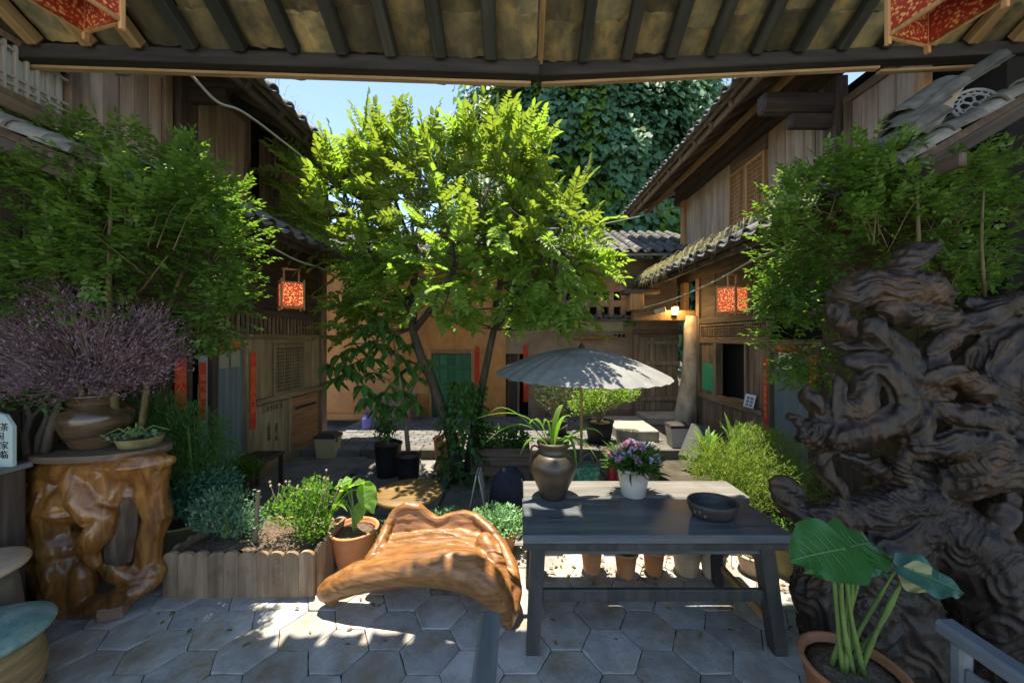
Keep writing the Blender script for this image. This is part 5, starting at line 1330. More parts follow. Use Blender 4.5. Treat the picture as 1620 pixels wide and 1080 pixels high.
# ---- the jar and what stands with it on the pedestal
JC = (-3.24, 2.80, TOPZ)
JR = thing('glazed_jar', JC, 'big ribbed brown glazed jar holding the purple bush', 'jar')
pr = [(.15, 0), (.16, .008)] + [(.16 + .095 * math.sin(min(1, k / 16 * 1.25) * math.pi / 2) - (.05 * max(0, (k - 12) / 8) ** 2 * 4) + .0035 * (k % 2), .01 + .36 * k / 20) for k in range(21)] + [(.215, .385), (.225, .392), (.225, .405), (.205, .41), (.195, .39), (.19, .33)]
MB().lathe(pr, JC, 40, .82, .82).build('body', M('brown_glaze', [(.035, .022, .014), (.075, .046, .026), (.14, .09, .045)], (2, 2, 14), 6, .22, .2, rand=0, spec=.6, coat=.3), JR, True)
MB().lathe([(.19, .34), (.1, .355), (.01, .36)], JC, 18, .8, .8).build('soil', SOIL, JR)
dsh = pot('stone_dish', 'mossy shallow stone dish with trailing sprigs on the pedestal', P(222, 702, 2.82) + Vector((0, 0, TOPZ - P(222, 702, 2.82).z)), .14, .12, .07, M('mossy_stone', [(.1, .09, .04), (.2, .16, .07), (.28, .23, .12)], (8, 8, 8), 7, .9, .6, rand=0), lip=False)
bush('trailing_plant', 'small trailing sprigs hanging over the stone dish rim', P(215, 690, 2.8), [((P(190, 692, 2.7)), (.14, .08, .04), 1), (P(235, 685, 2.8), (.1, .08, .05), 1)], 70, .035, .7, L_SILVER, seed=31, nstem=8)
# purple bush: fine sprays
PB = thing('purple_bush', (-3.22, 2.78, TOPZ + .37), 'wide dusty-purple bush of fine dry sprays in the glazed jar', 'bush')
LV = Leaves(); st_ = MB(); b0 = Vector((-3.22, 2.78, TOPZ + .37))
sprays = [((130, 520), (150, 55), .3, 5), ((230, 545), (75, 48), .3, 3), ((20, 560), (110, 55), .25, 3), ((160, 590), (110, 32), .25, 2.6), ((90, 480), (70, 34), .2, 1.2), ((60, 610), (70, 28), .2, 1.2)]
for c, r_, dr, wt in sprays:
    for k in range(int(95 * wt)):
        d = Vector((rng.gauss(0, 1), rng.gauss(0, 1), rng.gauss(0, 1))).normalized() * rng.random() ** .4
        e = P(c[0] + d.x * r_[0], c[1] - d.z * r_[1], 2.62 + d.y * dr); out = (e - b0).normalized()
        for j in range(13):
            p = e + rv(.036); dd = out + rv(.6); L_ = rng.uniform(.018, .038); LV.add(p, dd, rv(1), L_, L_ * .28)
        if True: st_.tube([b0 + rv(.03), b0.lerp(e, .45) + Vector((0, 0, .05)), e, e + out * .09 + rv(.02)], [.005, .003, .0025, .0012], 3, cap=False)
for (x, y) in ((40, 440), (75, 455), (105, 458), (60, 470), (90, 480)):
    e = P(x, y, 2.6)
    for j in range(55): p = e.lerp(P(110, 505, 2.6), rng.random()) + rv(.014); LV.add(p, rv(1), rv(1), .03, .009)
put(LV.mesh('sprays', simple=True), 'sprays', L_PURPLE, PB); st_.build('stems', M('dry_stem', [(.08, .055, .05), (.14, .1, .09), (.2, .15, .13)], (8, 8, 8), 4, .9, .2, rand=0), PB)
# gnarled bonsai stems left of the jar
bz = thing('bonsai', P(45, 722, 2.62), 'crooked pale-barked bonsai stems beside the glazed jar', 'bonsai')
m_ = MB()
for pts, rr_ in (([(42, 722), (38, 690), (48, 660), (40, 635), (20, 610)], [.022, .02, .018, .013, .008]), ([(48, 662), (62, 648), (72, 632)], [.014, .01, .006]), ([(42, 690), (20, 672), (0, 660)], [.01, .008, .004]), ([(72, 715), (78, 685), (88, 655), (95, 630)], [.03, .026, .024, .014]), ([(60, 718), (62, 690), (75, 660), (70, 630)], [.022, .02, .016, .01])):
    m_.tube([P(x, y, 2.6 + .03 * (x > 55)) for x, y in pts], rr_, 8)
m_.build('trunk', BARK, bz, True)
LV = Leaves()
for k in range(150): p = P(rng.uniform(0, 90), rng.uniform(605, 650), 2.62 + rng.uniform(-.1, .15)); LV.add(p, rv(1), Vector((0, -.3, 1)) + rv(.4), .045, .025)
put(LV.mesh('crown'), 'crown', L_DEEP, bz)
wb = MB().obox(G(165, 985) + Vector((0, .06, .045)), (.07, .05, .045), (Vector((.94, .34, 0)), Vector((-.34, .94, 0)), Vector((0, 0, 1))), .006).build('wood_block', wood('raw_block', (.2, .12, .08), (.32, .2, .14), (.4, .27, .2), 'x')); tag(wb, 'small reddish wooden block lying by the amber pedestal', 'block')

# ---- scalloped timber planter
PX0, PX1, PY0, PY1 = -2.74, -1.58, 2.82, 3.36
PL = thing('timber_planter', ((PX0 + PX1) / 2, (PY0 + PY1) / 2, 0), 'low planter box of round-topped wooden slats full of plants', 'planter')
def slatmesh(w, hh, seed):
    r = random.Random(seed); n = 8; pts = [(-w / 2, 0), (w / 2, 0), (w / 2, hh - w * .32)] + [(w / 2 * math.cos(math.pi * k / n), hh - w * .32 + w * .32 * math.sin(math.pi * k / n)) for k in range(1, n)] + [(-w / 2, hh - w * .32)]
    N_ = len(pts); vs = [(x, -.014, z) for x, z in pts] + [(x, .014, z) for x, z in pts]
    me = MB().add(vs, [tuple(range(N_)), tuple(reversed(range(N_, 2 * N_)))] + [(k + N_, (k + 1) % N_ + N_, (k + 1) % N_, k) for k in range(N_)]).mesh('slat'); return me
SL_W = wood('planter_wood', (.15, .095, .055), (.28, .185, .115), (.4, .28, .19), 'z', stain=((.1, .07, .045), 3, .7))
sls = [slatmesh(.112, .355, k) for k in range(3)]
for s_ in sls: s_.materials.append(SL_W)
nn_ = 10; w_ = (PX1 - PX0) / nn_
for k in range(nn_):
    inst(rng.choice(sls), 'slat', PL, (PX0 + (k + .5) * w_, PY0 + rng.uniform(-.003, .003), 0), None, (w_ / .115, 1, rng.uniform(.985, 1.01)))
    inst(rng.choice(sls), 'slat', PL, (PX0 + (k + .5) * w_, PY1, 0), None, (w_ / .115, 1, rng.uniform(.985, 1.01)))
for k in range(4):
    for xx in (PX0 + .016, PX1 - .016):
        inst(rng.choice(sls), 'slat', PL, (xx, PY0 + .05 + (k + .5) * .124, 0), [(0, 1, 0), (-1, 0, 0), (0, 0, 1)], (1.07, 1, rng.uniform(.985, 1.01)))
sm_ = MB(); vs = []; nx_, ny_ = 24, 12
for j in range(ny_ + 1):
    for i in range(nx_ + 1):
        x = PX0 + .035 + (PX1 - PX0 - .07) * i / nx_; y = PY0 + .02 + (PY1 - PY0 - .04) * j / ny_
        vs.append((x, y, .29 + .05 * noise.noise(Vector((x * 4, y * 4, 0))) + .02 * noise.noise(Vector((x * 15, y * 15, 0))) + .04 * math.sin(math.pi * i / nx_)))
sm_.add(vs, [(j * (nx_ + 1) + i, j * (nx_ + 1) + i + 1, (j + 1) * (nx_ + 1) + i + 1, (j + 1) * (nx_ + 1) + i) for j in range(ny_) for i in range(nx_)]); sm_.build('soil', SOIL, PL, True)
sk = MB(); sk.tube([P(404, 868, 3.0), P(405, 830, 3.0), P(408, 790, 3.0), P(409, 776, 3.0)], [.017, .018, .016, .014], 8); sk = sk.build('cut_stake', BARK_L); tag(sk, 'short cut branch stake standing in the planter soil', 'stake')
bush('silver_bush', 'silvery grey-green bush at the left end of the planter', (-2.45, 3.06, .3), [((-2.5, 3.06, .56), (.26, .2, .2), 2), ((-2.3, 3.05, .47), (.2, .17, .14), 1.2), ((-2.62, 3.1, .5), (.14, .14, .16), 1)], 2600, .034, .42, L_SILVER, seed=2)
FBX = bush('flowering_herb', 'leggy green herb with small pale flower heads in the planter', (-1.8, 3.08, .3), [((-1.85, 3.07, .58), (.26, .2, .18), 2), ((-1.72, 3.1, .68), (.14, .14, .14), 1.2), ((-1.7, 3.0, .45), (.15, .14, .12), 1)], 1700, .042, .36, L_GRASSG, seed=3)
bmk = MB()
for k in range(16):
    a = Vector((-1.85 + rng.uniform(-.26, .25), 3.05 + rng.uniform(-.15, .15), .58)); e = a + Vector((rng.uniform(-.08, .08), rng.uniform(-.05, .05), rng.uniform(.12, .26))); bmk.tube([a, e], [.003, .002], 3); bmk.lathe([(.004, -.01), (.011, 0), (.007, .01)], e, 6)
bmk.build('flower_stalks', M('dry_flower', [(.3, .2, .13), (.42, .3, .2), (.5, .4, .3)], (20, 20, 20), 4, .9, .1, rand=0), FBX)
sp2 = thing('strap_plant', (-1.66, 3.22, .3), 'tuft of broad yellow-green blades at the planter corner', 'plant')
for k in range(16):
    a = rng.uniform(0, 6.28); o_ = Vector((math.cos(a), math.sin(a) * .7, 0)); b0 = Vector((-1.68, 3.2, .3)); vs, fs = ribbon(curve_pts(b0, b0 + o_ * .1 + Vector((0, 0, .38)), b0 + o_ * rng.uniform(.2, .34) + Vector((0, 0, rng.uniform(.25, .48))), 9), .045)
    MB().add(vs, fs).build('leaf', L_GRASSG, sp2, True)
# ---- terracotta pot with young taro
TC = Vector((-1.44, 3.2, 0)); TP_ = pot('terracotta_pot', 'orange terracotta pot with young taro next to the planter', TC, .195, .135, .34, TERRA)
TR = thing('taro_plant', TC + Vector((0, 0, .3)), 'young taro with light green arrow leaves in a terracotta pot', 'plant')
TAROM = leafM('taro_leaf_light', (.12, .26, .03), (.18, .34, .05), (.5, .75, .08), .45)
VEIN = flatM('pale_vein', (.09, .2, .06), .6)
b0 = TC + Vector((0, 0, .31))
for (s0, tp, wd, upv) in [((578, 770), (590, 812), .15, (0, -.8, .5)), ((548, 772), (575, 757), .13, (.1, -.3, 1)), ((545, 795), (520, 808), .12, (-.3, -.3, 1)), ((572, 800), (562, 830), .1, (0, -.8, .6)), ((553, 760), (530, 768), .1, (-.2, -.4, .8))]:
    a = P(*s0, 3.2 + rng.uniform(-.08, .08)); e = P(*tp, 3.12 + rng.uniform(-.06, .06))
    MB().tube(curve_pts(b0 + rv(.012), b0 + Vector((0, 0, .2)), a, 8), [.012] * 4 + [.008] * 4, 7).build('stalk', STEM, TR, True)
    heart_leaf(a, e, upv, wd * 1.1, TAROM, TR, vein=VEIN)
# ---- large taro, bottom right
AC = Vector((1.66, 1.80, 0)); pot('terracotta_pot', 'large terracotta pot of dark taro before the gnarled root', AC, .215, .15, .38, M('terracotta_dull', [(.26, .1, .045), (.36, .15, .07), (.43, .21, .11)], (5, 5, 5), 6, .8, .2, bscale=30, rand=0))
AP = thing('taro_plant', AC + Vector((0, 0, .34)), 'large taro with broad dark green leaves before the gnarled root', 'plant')
TAROD = leafM('taro_leaf_dark', (.03, .13, .03), (.045, .17, .04), (.12, .42, .06), .4, rough=.35, spec=.5); TAROP = leafM('taro_leaf_pale', (.32, .34, .16), (.4, .4, .2), (.5, .5, .2), .35)
TAROB = leafM('taro_leaf_bluish', (.05, .15, .12), (.07, .19, .15), (.15, .4, .2), .3, rough=.35, spec=.5)
b0 = AC + Vector((-.02, .02, .35))
for (s0, d0_, tp, d1_, wd, upv, mt, bend) in [
    ((1335, 868), 1.72, (1258, 880), 1.62, .30, (0, -.55, .8), TAROD, (1322, 960)), ((1342, 866), 1.76, (1388, 852), 1.9, .26, (.1, -.5, .8), TAROD, (1330, 930)),
    ((1350, 872), 1.8, (1275, 905), 1.8, .2, (0, -.7, .6), TAROD, (1350, 930)), ((1355, 868), 1.84, (1398, 912), 1.78, .17, (.2, -.8, .5), TAROB, (1345, 920)),
    ((1432, 900), 1.76, (1528, 932), 1.66, .24, (.25, -.45, .85), TAROB, (1410, 985)), ((1436, 902), 1.76, (1478, 935), 1.70, .16, (-.2, -.9, .3), TAROP, (1400, 960)), ((1420, 895), 1.85, (1398, 872), 1.95, .2, (.3, -.7, .6), TAROD, (1380, 960)), ((1318, 885), 1.86, (1280, 862), 1.96, .16, (-.1, -.5, .8), TAROD, (1320, 940)), ((1368, 880), 1.9, (1412, 905), 1.86, .14, (.1, -.8, .5), TAROB, (1352, 950))]:
    a = P(*s0, d0_); e = P(*tp, d1_); ctl = P(*bend, (d0_ + AC.y) / 2)
    MB().tube(curve_pts(b0 + Vector((rng.uniform(-.06, .06), rng.uniform(-.05, .05), 0)), ctl, a, 10), [.012] * 3 + [.009] * 4 + [.006] * 3, 8).build('stalk', STEM, AP, True)
    heart_leaf(a, e, upv, wd, mt, AP, vein=VEIN if mt is not TAROP else None, droop=.12, cup=.1)
# ---- pots behind the table
for i, (x, w, hh, mt, lb) in enumerate([(847, .075, .2, TERRA, 'small terracotta pot half hidden by the left table leg'), (936, .095, .23, TERRA, 'terracotta pot next after the left table leg in the row behind the table'), (990, .095, .22, TERRA, 'terracotta pot standing between two others in the row behind the table'),
        (1034, .092, .22, TERRA, 'terracotta pot beside the pale pot in the row behind the table'), (1086, .125, .25, TERRA_P, 'pale pinkish clay pot in the row behind the table'), (1128, .11, .24, TERRA_P, 'pale clay pot partly behind the right rear table leg'),
        (1190, .12, .17, TERRA_P, 'low pale clay bowl-pot at the right end of the row'), (1243, .13, .26, M('olive_pot', [(.2, .17, .07), (.3, .26, .12), (.38, .33, .18)], (5, 5, 5), 5, .8, .2, rand=0), 'olive-yellow pot right of the table leg')]):
    d = 3.11 + .03 * math.sin(i * 2.2); c = Vector(((x - CX) * d / F, d, 0)); c.z = -.008
    pot('clay_pot', lb, c, w, w * .72, hh, mt, rim=.03)
    bush('potted_plant', 'small leafy plant growing in the ' + ' '.join(lb.split()[:9]), c + Vector((0, 0, hh - .04)), [(c + Vector((0, 0, hh + .1)), (w * 1.2, w * 1.1, .11), 1)], 160, .05, .45, rng.choice([L_GRASSG, L_DEEP, L_SILVER]), seed=40 + i, nstem=8)
# ---- succulent pot left of the table
SC_ = Vector((-.2, 3.45, -.012)); pot('terracotta_pot', 'terracotta pot overflowing with pale green succulents by the table', SC_, .2, .15, .22, TERRA)
bush('succulent_plant', 'domed pale green succulent clump beside the table end', SC_ + Vector((0, 0, .2)), [(SC_ + Vector((0, 0, .27)), (.3, .24, .14), 1)], 2200, .034, .6, leafM('succulent_leaf', (.13, .28, .12), (.24, .42, .22), (.3, .5, .2), .25), seed=5)
bush('silver_plant', 'low blue-grey plant between taro pot and root seat', Vector((-1.12, 3.3, .0)), [((-1.12, 3.32, .2), (.17, .15, .16), 1)], 700, .045, .5, L_SILVER, seed=6)
bush('green_plant', 'small bright green plant behind the polished root seat', Vector((-.72, 3.6, -.06)), [((-.72, 3.6, .2), (.16, .14, .12), 1)], 420, .04, .6, leafM('succulent_leaf', (), (), ()), seed=7)
# ---- plants left, before the house
op = Vector((-3.02, 3.3, 0)); pot('clay_pot', 'dull olive pot with coiled rim between pedestal and planter', op, .19, .14, .36, M('olive_pot', []))
bush('feathery_shrub', 'soft feathery green shrub in front of the red couplets', Vector((-3.0, 3.42, .0)), [(P(285, 685, 3.4), (.42, .28, .26), 2.2), (P(250, 655, 3.3), (.3, .25, .2), 1), (P(330, 720, 3.5), (.3, .22, .22), 1), (P(290, 745, 3.3), (.3, .2, .2), 1)], 7000, .06, .1, leafM('soft_needle', (.05, .14, .035), (.09, .22, .06), (.3, .55, .1), .35), seed=8, nstem=26)
bush('blue_plant', 'blue-green leafy plant rising from the olive pot', op + Vector((0, 0, .34)), [(P(305, 790, 3.25), (.26, .2, .18), 1.2), (P(340, 770, 3.3), (.2, .2, .16), 1)], 1500, .05, .45, leafM('bluish_leaf', (.05, .16, .11), (.09, .24, .17), (.2, .45, .2), .3), seed=9)
bush('fern', 'small green fern at the foot of the doorway', G(385, 775), [(P(385, 742, 4.3), (.22, .18, .14), 1)], 500, .09, .16, L_GRASSG, seed=10)
# ---- feathery yellow-green shrub, right
bush('feathery_shrub', 'rounded bright yellow-green feathery shrub to the right of the table', Vector((2.5, 4.1, -.06)), [(P(1180, 755, 4.0), (.62, .42, .34), 3), (P(1130, 730, 4.1), (.36, .3, .26), 1.4), (P(1215, 710, 4.3), (.42, .3, .26), 1.6), (P(1250, 760, 4.1), (.4, .3, .3), 1.4), (P(1190, 690, 4.3), (.25, .25, .15), .6)], 13000, .055, .13, L_FEATHER, seed=11, nstem=40)
for i, (x, y, d) in enumerate(((1162, 690, 4.7), (1215, 700, 4.9), (1120, 700, 4.8))):
    T = thing('lily_plant', P(x, y + 60, d), ['lily-leaved plant behind the yellow shrub, below the green sheet', 'lily-leaved plant at the foot of the tall red couplet', 'short lily-leaved plant beside the leaning grey board'][i], 'plant'); b0 = P(x, y + 40, d)
    for k in range(12):
        a = rng.uniform(0, 6.28); o_ = Vector((math.cos(a), math.sin(a), 0)); vs, fs = ribbon(curve_pts(b0, b0 + o_ * .08 + Vector((0, 0, .45)), b0 + o_ * rng.uniform(.18, .32) + Vector((0, 0, rng.uniform(.3, .6))), 8), .05); MB().add(vs, fs).build('leaf', L_GRASSG, T, True)
# ---- round table top
RT = thing('round_table', (-1.14, 3.8, -.06), 'low round wooden table top with dappled sun behind the root seat', 'table')
MB().lathe([(.335, .37), (.345, .375), (.348, .395), (.34, .41), (.2, .412), (.01, .412)], (-1.14, 3.8, 0), 40).build('top', wood('yellow_table', (.11, .07, .028), (.19, .12, .05), (.27, .18, .08), 'x', rough=.5, k=.5), RT, True)
MB().lathe([(.2, -.06), (.17, .0), (.12, .15), (.12, .3), (.2, .37)], (-1.14, 3.8, 0), 20).build('pedestal', W_DARKZ, RT, True)
# ---- paper umbrella
UX, UY, RIMZ, TOPU, UR = .9, 5.2, 1.50, 1.865, 1.22
UM = thing('paper_umbrella', (UX, UY, -.06), 'wide grey oil-paper umbrella on a bamboo pole in the courtyard', 'umbrella')
NR = 32; m_ = MB(); vs, fs = [], []; NT = 9
for lay in (0, 1):
    for i in range(NT + 1):
        t = i / NT
        for k in range(NR * 2):
            a = math.pi * k / NR; r_ = UR * t * (1 if k % 2 == 0 else 1 - .004 * t)
            z = TOPU - (TOPU - RIMZ) * (t ** 1.75) - (0 if k % 2 == 0 else .016 * t) - lay * .006
            vs.append((UX + r_ * math.cos(a) + .0, UY + r_ * math.sin(a), z + .04 * t * math.sin(a) - .03 * t * math.cos(a)))
S_n = (NT + 1) * NR * 2
for i in range(NT):
    for k in range(NR * 2):
        k2 = (k + 1) % (NR * 2); a, b, c_, d_ = i * NR * 2 + k, i * NR * 2 + k2, (i + 1) * NR * 2 + k2, (i + 1) * NR * 2 + k
        fs.append((a, d_, c_, b)); fs.append((S_n + a, S_n + b, S_n + c_, S_n + d_))
for k in range(NR * 2): a, b = NT * NR * 2 + k, NT * NR * 2 + (k + 1) % (NR * 2); fs.append((a, b, S_n + b, S_n + a)[::-1])
m_.add(vs, fs).build('canopy', M('oil_paper', [(.15, .155, .16), (.22, .225, .225), (.3, .3, .29)], (3, 3, 3), 8, .8, .3, bscale=25, rand=0, stain=((.17, .165, .15), 3, .6)), UM)
rb_ = MB().box((0, -.006, -.014), (1.235, .006, 0)).mesh('rib'); rb_.materials.append(W_WARMZ)
for k in range(NR):
    a = 2 * math.pi * k / NR; dz = -(TOPU - RIMZ) + .04 * math.sin(a) - .03 * math.cos(a); d_ = Vector((UR * math.cos(a), UR * math.sin(a), dz)).normalized()
    inst(rb_, 'rib', UM, (UX, UY, TOPU - .03), list(frame(d_)))
MB().tube([(UX, UY, -.06), (UX, UY, 1.84)], [.02, .018], 10).build('pole', M('bamboo', [(.35, .2, .07), (.45, .27, .1), (.52, .34, .15)], (10, 10, 3), 4, .5, .1, rand=0), UM, True)
MB().lathe([(.045, 1.72), (.05, 1.73), (.05, 1.79), (.03, 1.82)], (UX, UY, 0), 14).build('hub', W_DARKZ, UM); MB().lathe([(.05, -.01), (.045, .02), (.02, .05), (.008, .07)], (UX, UY, TOPU), 14).build('finial', W_DARKZ, UM, True)
MB().lathe([(.22, -.06), (.22, .02), (.05, .05), (.03, .16)], (UX, UY, 0), 20).build('foot', STONE_L, UM)
# ---- pots further back
def pbush(label_pot, label, c, rt, rb, hh, mat, lobes_, cnt, leaf, w, lm, seed, **kw):
    pot('plant_pot', label_pot, c, rt, rb, hh, mat); bush('potted_bush', label, Vector(c) + Vector((0, 0, hh - .04)), lobes_, cnt, leaf, w, lm, seed=seed, **kw)
BLACKP = flatM('black_plastic', (.022, .022, .022), .45)
pbush('dark tub under the sunlit bush behind the umbrella pole', 'sunlit round bush with pale leaves behind the umbrella pole', (P(948, 700, 6.7).x, 6.7, .09), .26, .2, .4, BLACKP, [(P(950, 622, 6.7), (.5, .4, .32), 2), (P(985, 620, 6.7), (.32, .3, .2), 1), (P(925, 640, 6.7), (.3, .3, .24), 1)], 2400, .06, .5, leafM('sunny_bush', (.11, .2, .04), (.2, .3, .07), (.5, .65, .12), .4), 12, stemmat=BARK_L)
pbush('brown tub below the sparse twiggy bush', 'sparse twiggy bush between back door and umbrella', (P(882, 700, 7.2).x, 7.2, .09), .22, .17, .3, BLACKP, [(P(880, 620, 7.2), (.42, .3, .45), 1)], 420, .06, .45, L_DEEP, 13, stemmat=BARK_L, nstem=40)
pbush('black nursery pot by the stone step', 'tall dark-leaved plant in a black nursery pot by the step', (P(614, 745, 5.45).x, 5.45, -.06), .2, .16, .5, BLACKP, [(P(610, 680, 5.4), (.16, .15, .2), 1)], 200, .09, .4, L_DEEP, 14)
bk = Vector((P(646, 757, 5.15).x, 5.15, -.06)); pot('ribbed_basket', 'black ribbed basket pot with the money-tree trunk', bk, .165, .135, .42, BLACKP)
rbm = MB()
for k in range(6): rbm.lathe([(.146 + .004 * k, .05 + .058 * k), (.158 + .004 * k, .062 + .058 * k), (.15 + .004 * k, .075 + .058 * k)], bk, 24, cap=False)
MT = thing('money_tree', bk + Vector((0, 0, .38)), 'slender potted tree with large drooping dark leaves left of the main trunk', 'tree')
m_ = MB(); tops = []
for pts, rr_ in (([(646, 712), (641, 660), (634, 610), (626, 560)], [.035, .028, .022, .016]), ([(636, 620), (600, 590), (560, 565)], [.016, .012, .007]), ([(630, 580), (600, 545), (575, 520)], [.014, .011, .006]), ([(640, 640), (660, 600), (672, 570)], [.016, .012, .007]), ([(626, 560), (620, 520), (610, 480)], [.014, .01, .006]), ([(620, 600), (580, 600), (545, 600)], [.012, .01, .006])):
    m_.tube([P(x, y, 5.1) for x, y in pts], rr_, 7)
m_.build('trunk', BARK_L, MT, True)
LV = Leaves()
for (x, y) in ((545, 575), (560, 548), (530, 600), (575, 520), (600, 545), (590, 590), (610, 480), (625, 530), (640, 570), (672, 570), (660, 600), (610, 620), (575, 610), (640, 620), (555, 590), (590, 565), (620, 580), (520, 575), (600, 505), (650, 545), (585, 540), (615, 555), (600, 640), (565, 575), (630, 600), (655, 635), (605, 520), (540, 560), (580, 625), (625, 645), (650, 585)):
    c = P(x, y, 5.1 + rng.uniform(-.25, .2))
    for k in range(7):
        a = 2 * math.pi * k / 7 + rng.uniform(-.3, .3); LV.add(c + rv(.02), Vector((math.cos(a), math.sin(a), rng.uniform(-.9, -.1))), Vector((math.cos(a) * .4, math.sin(a) * .4, 1)), rng.uniform(.2, .3), rng.uniform(.08, .11))
put(LV.mesh('crown', droop=.25, fold=.12), 'crown', leafM('money_leaf', (.04, .12, .03), (.08, .19, .045), (.25, .5, .08), .4), MT)
pot('terracotta_pot', 'weathered terracotta tub left of the central tree foot', (P(708, 722, 5.75).x, 5.75, -.06), .22, .17, .5, TERRA)
# ---- bins, bottle, boards, basket, bag
def bin_(c, label, body):
    T = thing('pedal_bin', c, label, 'bin'); c = Vector(c)
    def fr(z0, z1, a, b, nm, mt, d_=.14): 
        m = MB(); m.add([c + Vector((i * a, j * d_ * (a / .17), z0)) for i, j in ((-1, -1), (1, -1), (1, 1), (-1, 1))] + [c + Vector((i * b, j * d_ * (b / .17), z1)) for i, j in ((-1, -1), (1, -1), (1, 1), (-1, 1))], [(3, 2, 1, 0), (4, 5, 6, 7), (0, 1, 5, 4), (1, 2, 6, 5), (2, 3, 7, 6), (3, 0, 4, 7)]); return m.build(nm, mt, T)
    fr(0, .33, .14, .165, 'body', body); fr(.332, .38, .18, .175, 'rim', flatM('bin_dark', (.05, .045, .04), .5)); fr(.382, .41, .165, .1, 'lid', flatM('bin_dark', ()))
    MB().tube([c + Vector((.185, -.08, .33)), c + Vector((.2, -.1, .3)), c + Vector((.185, -.12, .27))], .012, 6).build('clip', flatM('bin_dark', ()), T)
bin_((-3.22, 6.17, .0), 'cream bin with dark lid beside the left house corner', flatM('bin_cream', (.45, .38, .2), .5))
bin_((P(1072, 700, 6.42).x, 6.42, .11), 'grey-white bin with dark rim before the whitewashed post', flatM('bin_grey', (.5, .47, .42), .5))
bt = thing('water_bottle', (-3.17, 7.62, .1), 'violet-blue plastic bottle on the brick terrace by the orange wall', 'bottle')
MB().lathe([(.085, 0), (.095, .01), (.095, .1), (.088, .115), (.095, .13), (.095, .2), (.08, .25), (.03, .285), (.028, .31)], (-3.17, 7.62, .108), 20).build('body', flatM('violet_plastic', (.2, .2, .62), .25), bt, True); MB().lathe([(.034, .31), (.034, .345), (.02, .35)], (-3.17, 7.62, .108), 14).build('cap', flatM('violet_cap', (.1, .09, .4), .4), bt)
lb_ = MB(); lb_.bar(P(1088, 722, 5.6), P(1108, 672, 5.8), .3, .02, up=(-1, -.6, .3)); lb_ = lb_.build('leaning_board', flatM('grey_board', (.07, .075, .07), .7)); tag(lb_, 'grey board leaning behind the yellow-green shrub beside the bin', 'board')
gb = thing('green_basket', (P(928, 745, 4.7).x, 4.7, -.06), 'green and white checked shopping basket with loop handle', 'basket')
gc = Vector((P(928, 745, 4.7).x, 4.7, -.06)); MB().box(gc + Vector((-.16, -.09, 0)), gc + Vector((.16, .09, .42)), .02).build('body', M('green_check', [(.02, .16, .08), (.05, .26, .14), (.4, .45, .4)], (22, 22, 22), 1, .6, .1, rand=0), gb)
for yy in (-.07, .07): MB().tube([gc + Vector((.09 * math.cos(t), yy, .42 + .17 * math.sin(t))) for t in [math.pi * k / 10 for k in range(11)]], .009, 6).build('handle', flatM('basket_handle', (.12, .1, .08), .6), gb, True)
rd = MB().lathe([(.06, 0), (.065, .1), (.06, .38), (.03, .42), (.03, .46)], (P(968, 745, 4.8).x, 4.8, -.06), 14).build('red_canister', flatM('red_plastic', (.4, .03, .03), .4), None, True); tag(rd, 'small red canister between basket and flower pot', 'canister')
bgc = Vector((-.1, 4.0, -.06)); bg_ = thing('navy_bag', bgc, 'dark navy cloth bag slumped behind the table', 'bag')
MB().lathe([(.2, 0), (.22, .05), (.22, .3), (.2, .45), (.15, .57), (.08, .64), (.01, .66)], bgc, 20, 1, .6).build('body', M('navy_cloth', [(.008, .011, .02), (.014, .018, .032), (.022, .028, .045)], (8, 8, 8), 6, .85, .6, rand=0), bg_, True)
MB().tube([bgc + Vector((.13, -.07, .55)), bgc + Vector((.17, -.085, .47)), bgc + Vector((.175, -.09, .42))], .006, 5).build('teal_trim', flatM('teal_trim', (.05, .3, .3), .6), bg_)
fb = thing('folded_sign', (P(757, 790, 4.0).x, 4.0, -.06), 'small folded paper-covered stand behind the succulents', 'stand')
fc = Vector((P(757, 790, 4.0).x, 4.0, -.06))
for sg in (-1, 1):
    m_ = MB(); m_.bar(fc + Vector((sg * .13, 0, .0)), fc + Vector((sg * .012, 0, .6)), .26, .012, up=(sg, 0, .2)); m_.build('panel', M('newsprint', [(.2, .2, .19), (.36, .35, .32), (.46, .44, .4)], (14, 14, 14), 6, .9, .1, rand=0), fb)

# ---- dark timber trough of shade plants between the tree and the back door
tc_ = Vector((P(792, 740, 5.3).x, 5.3, -.06)); tt = thing('timber_trough', tc_, 'dark timber trough right of the central tree foot', 'trough')
for k in range(4):
    z0 = k * .13
    MB().box(tc_ + Vector((-.42, -.2, z0 + .004)), tc_ + Vector((.42, -.17, z0 + .126)), .006).build('board', W_OLDX, tt); MB().box(tc_ + Vector((-.42, .17, z0 + .004)), tc_ + Vector((.42, .2, z0 + .126)), .006).build('board', W_OLDX, tt)
    for sx_ in (-.42, .39): MB().box(tc_ + Vector((sx_, -.168, z0 + .006)), tc_ + Vector((sx_ + .03, .168, z0 + .124)), .006).build('board', W_OLDY, tt)
MB().box(tc_ + Vector((-.388, -.168, 0)), tc_ + Vector((.388, .168, .47))).build('soil', SOIL, tt)
bush('shade_plant', 'dark leafy shade plants filling the timber trough', tc_ + Vector((0, 0, .47)), [(tc_ + Vector((-.2, 0, .62)), (.26, .2, .2), 1), (tc_ + Vector((.2, 0, .6)), (.24, .2, .16), 1)], 420, .1, .4, L_DEEP, seed=51, nstem=16, simple=False)

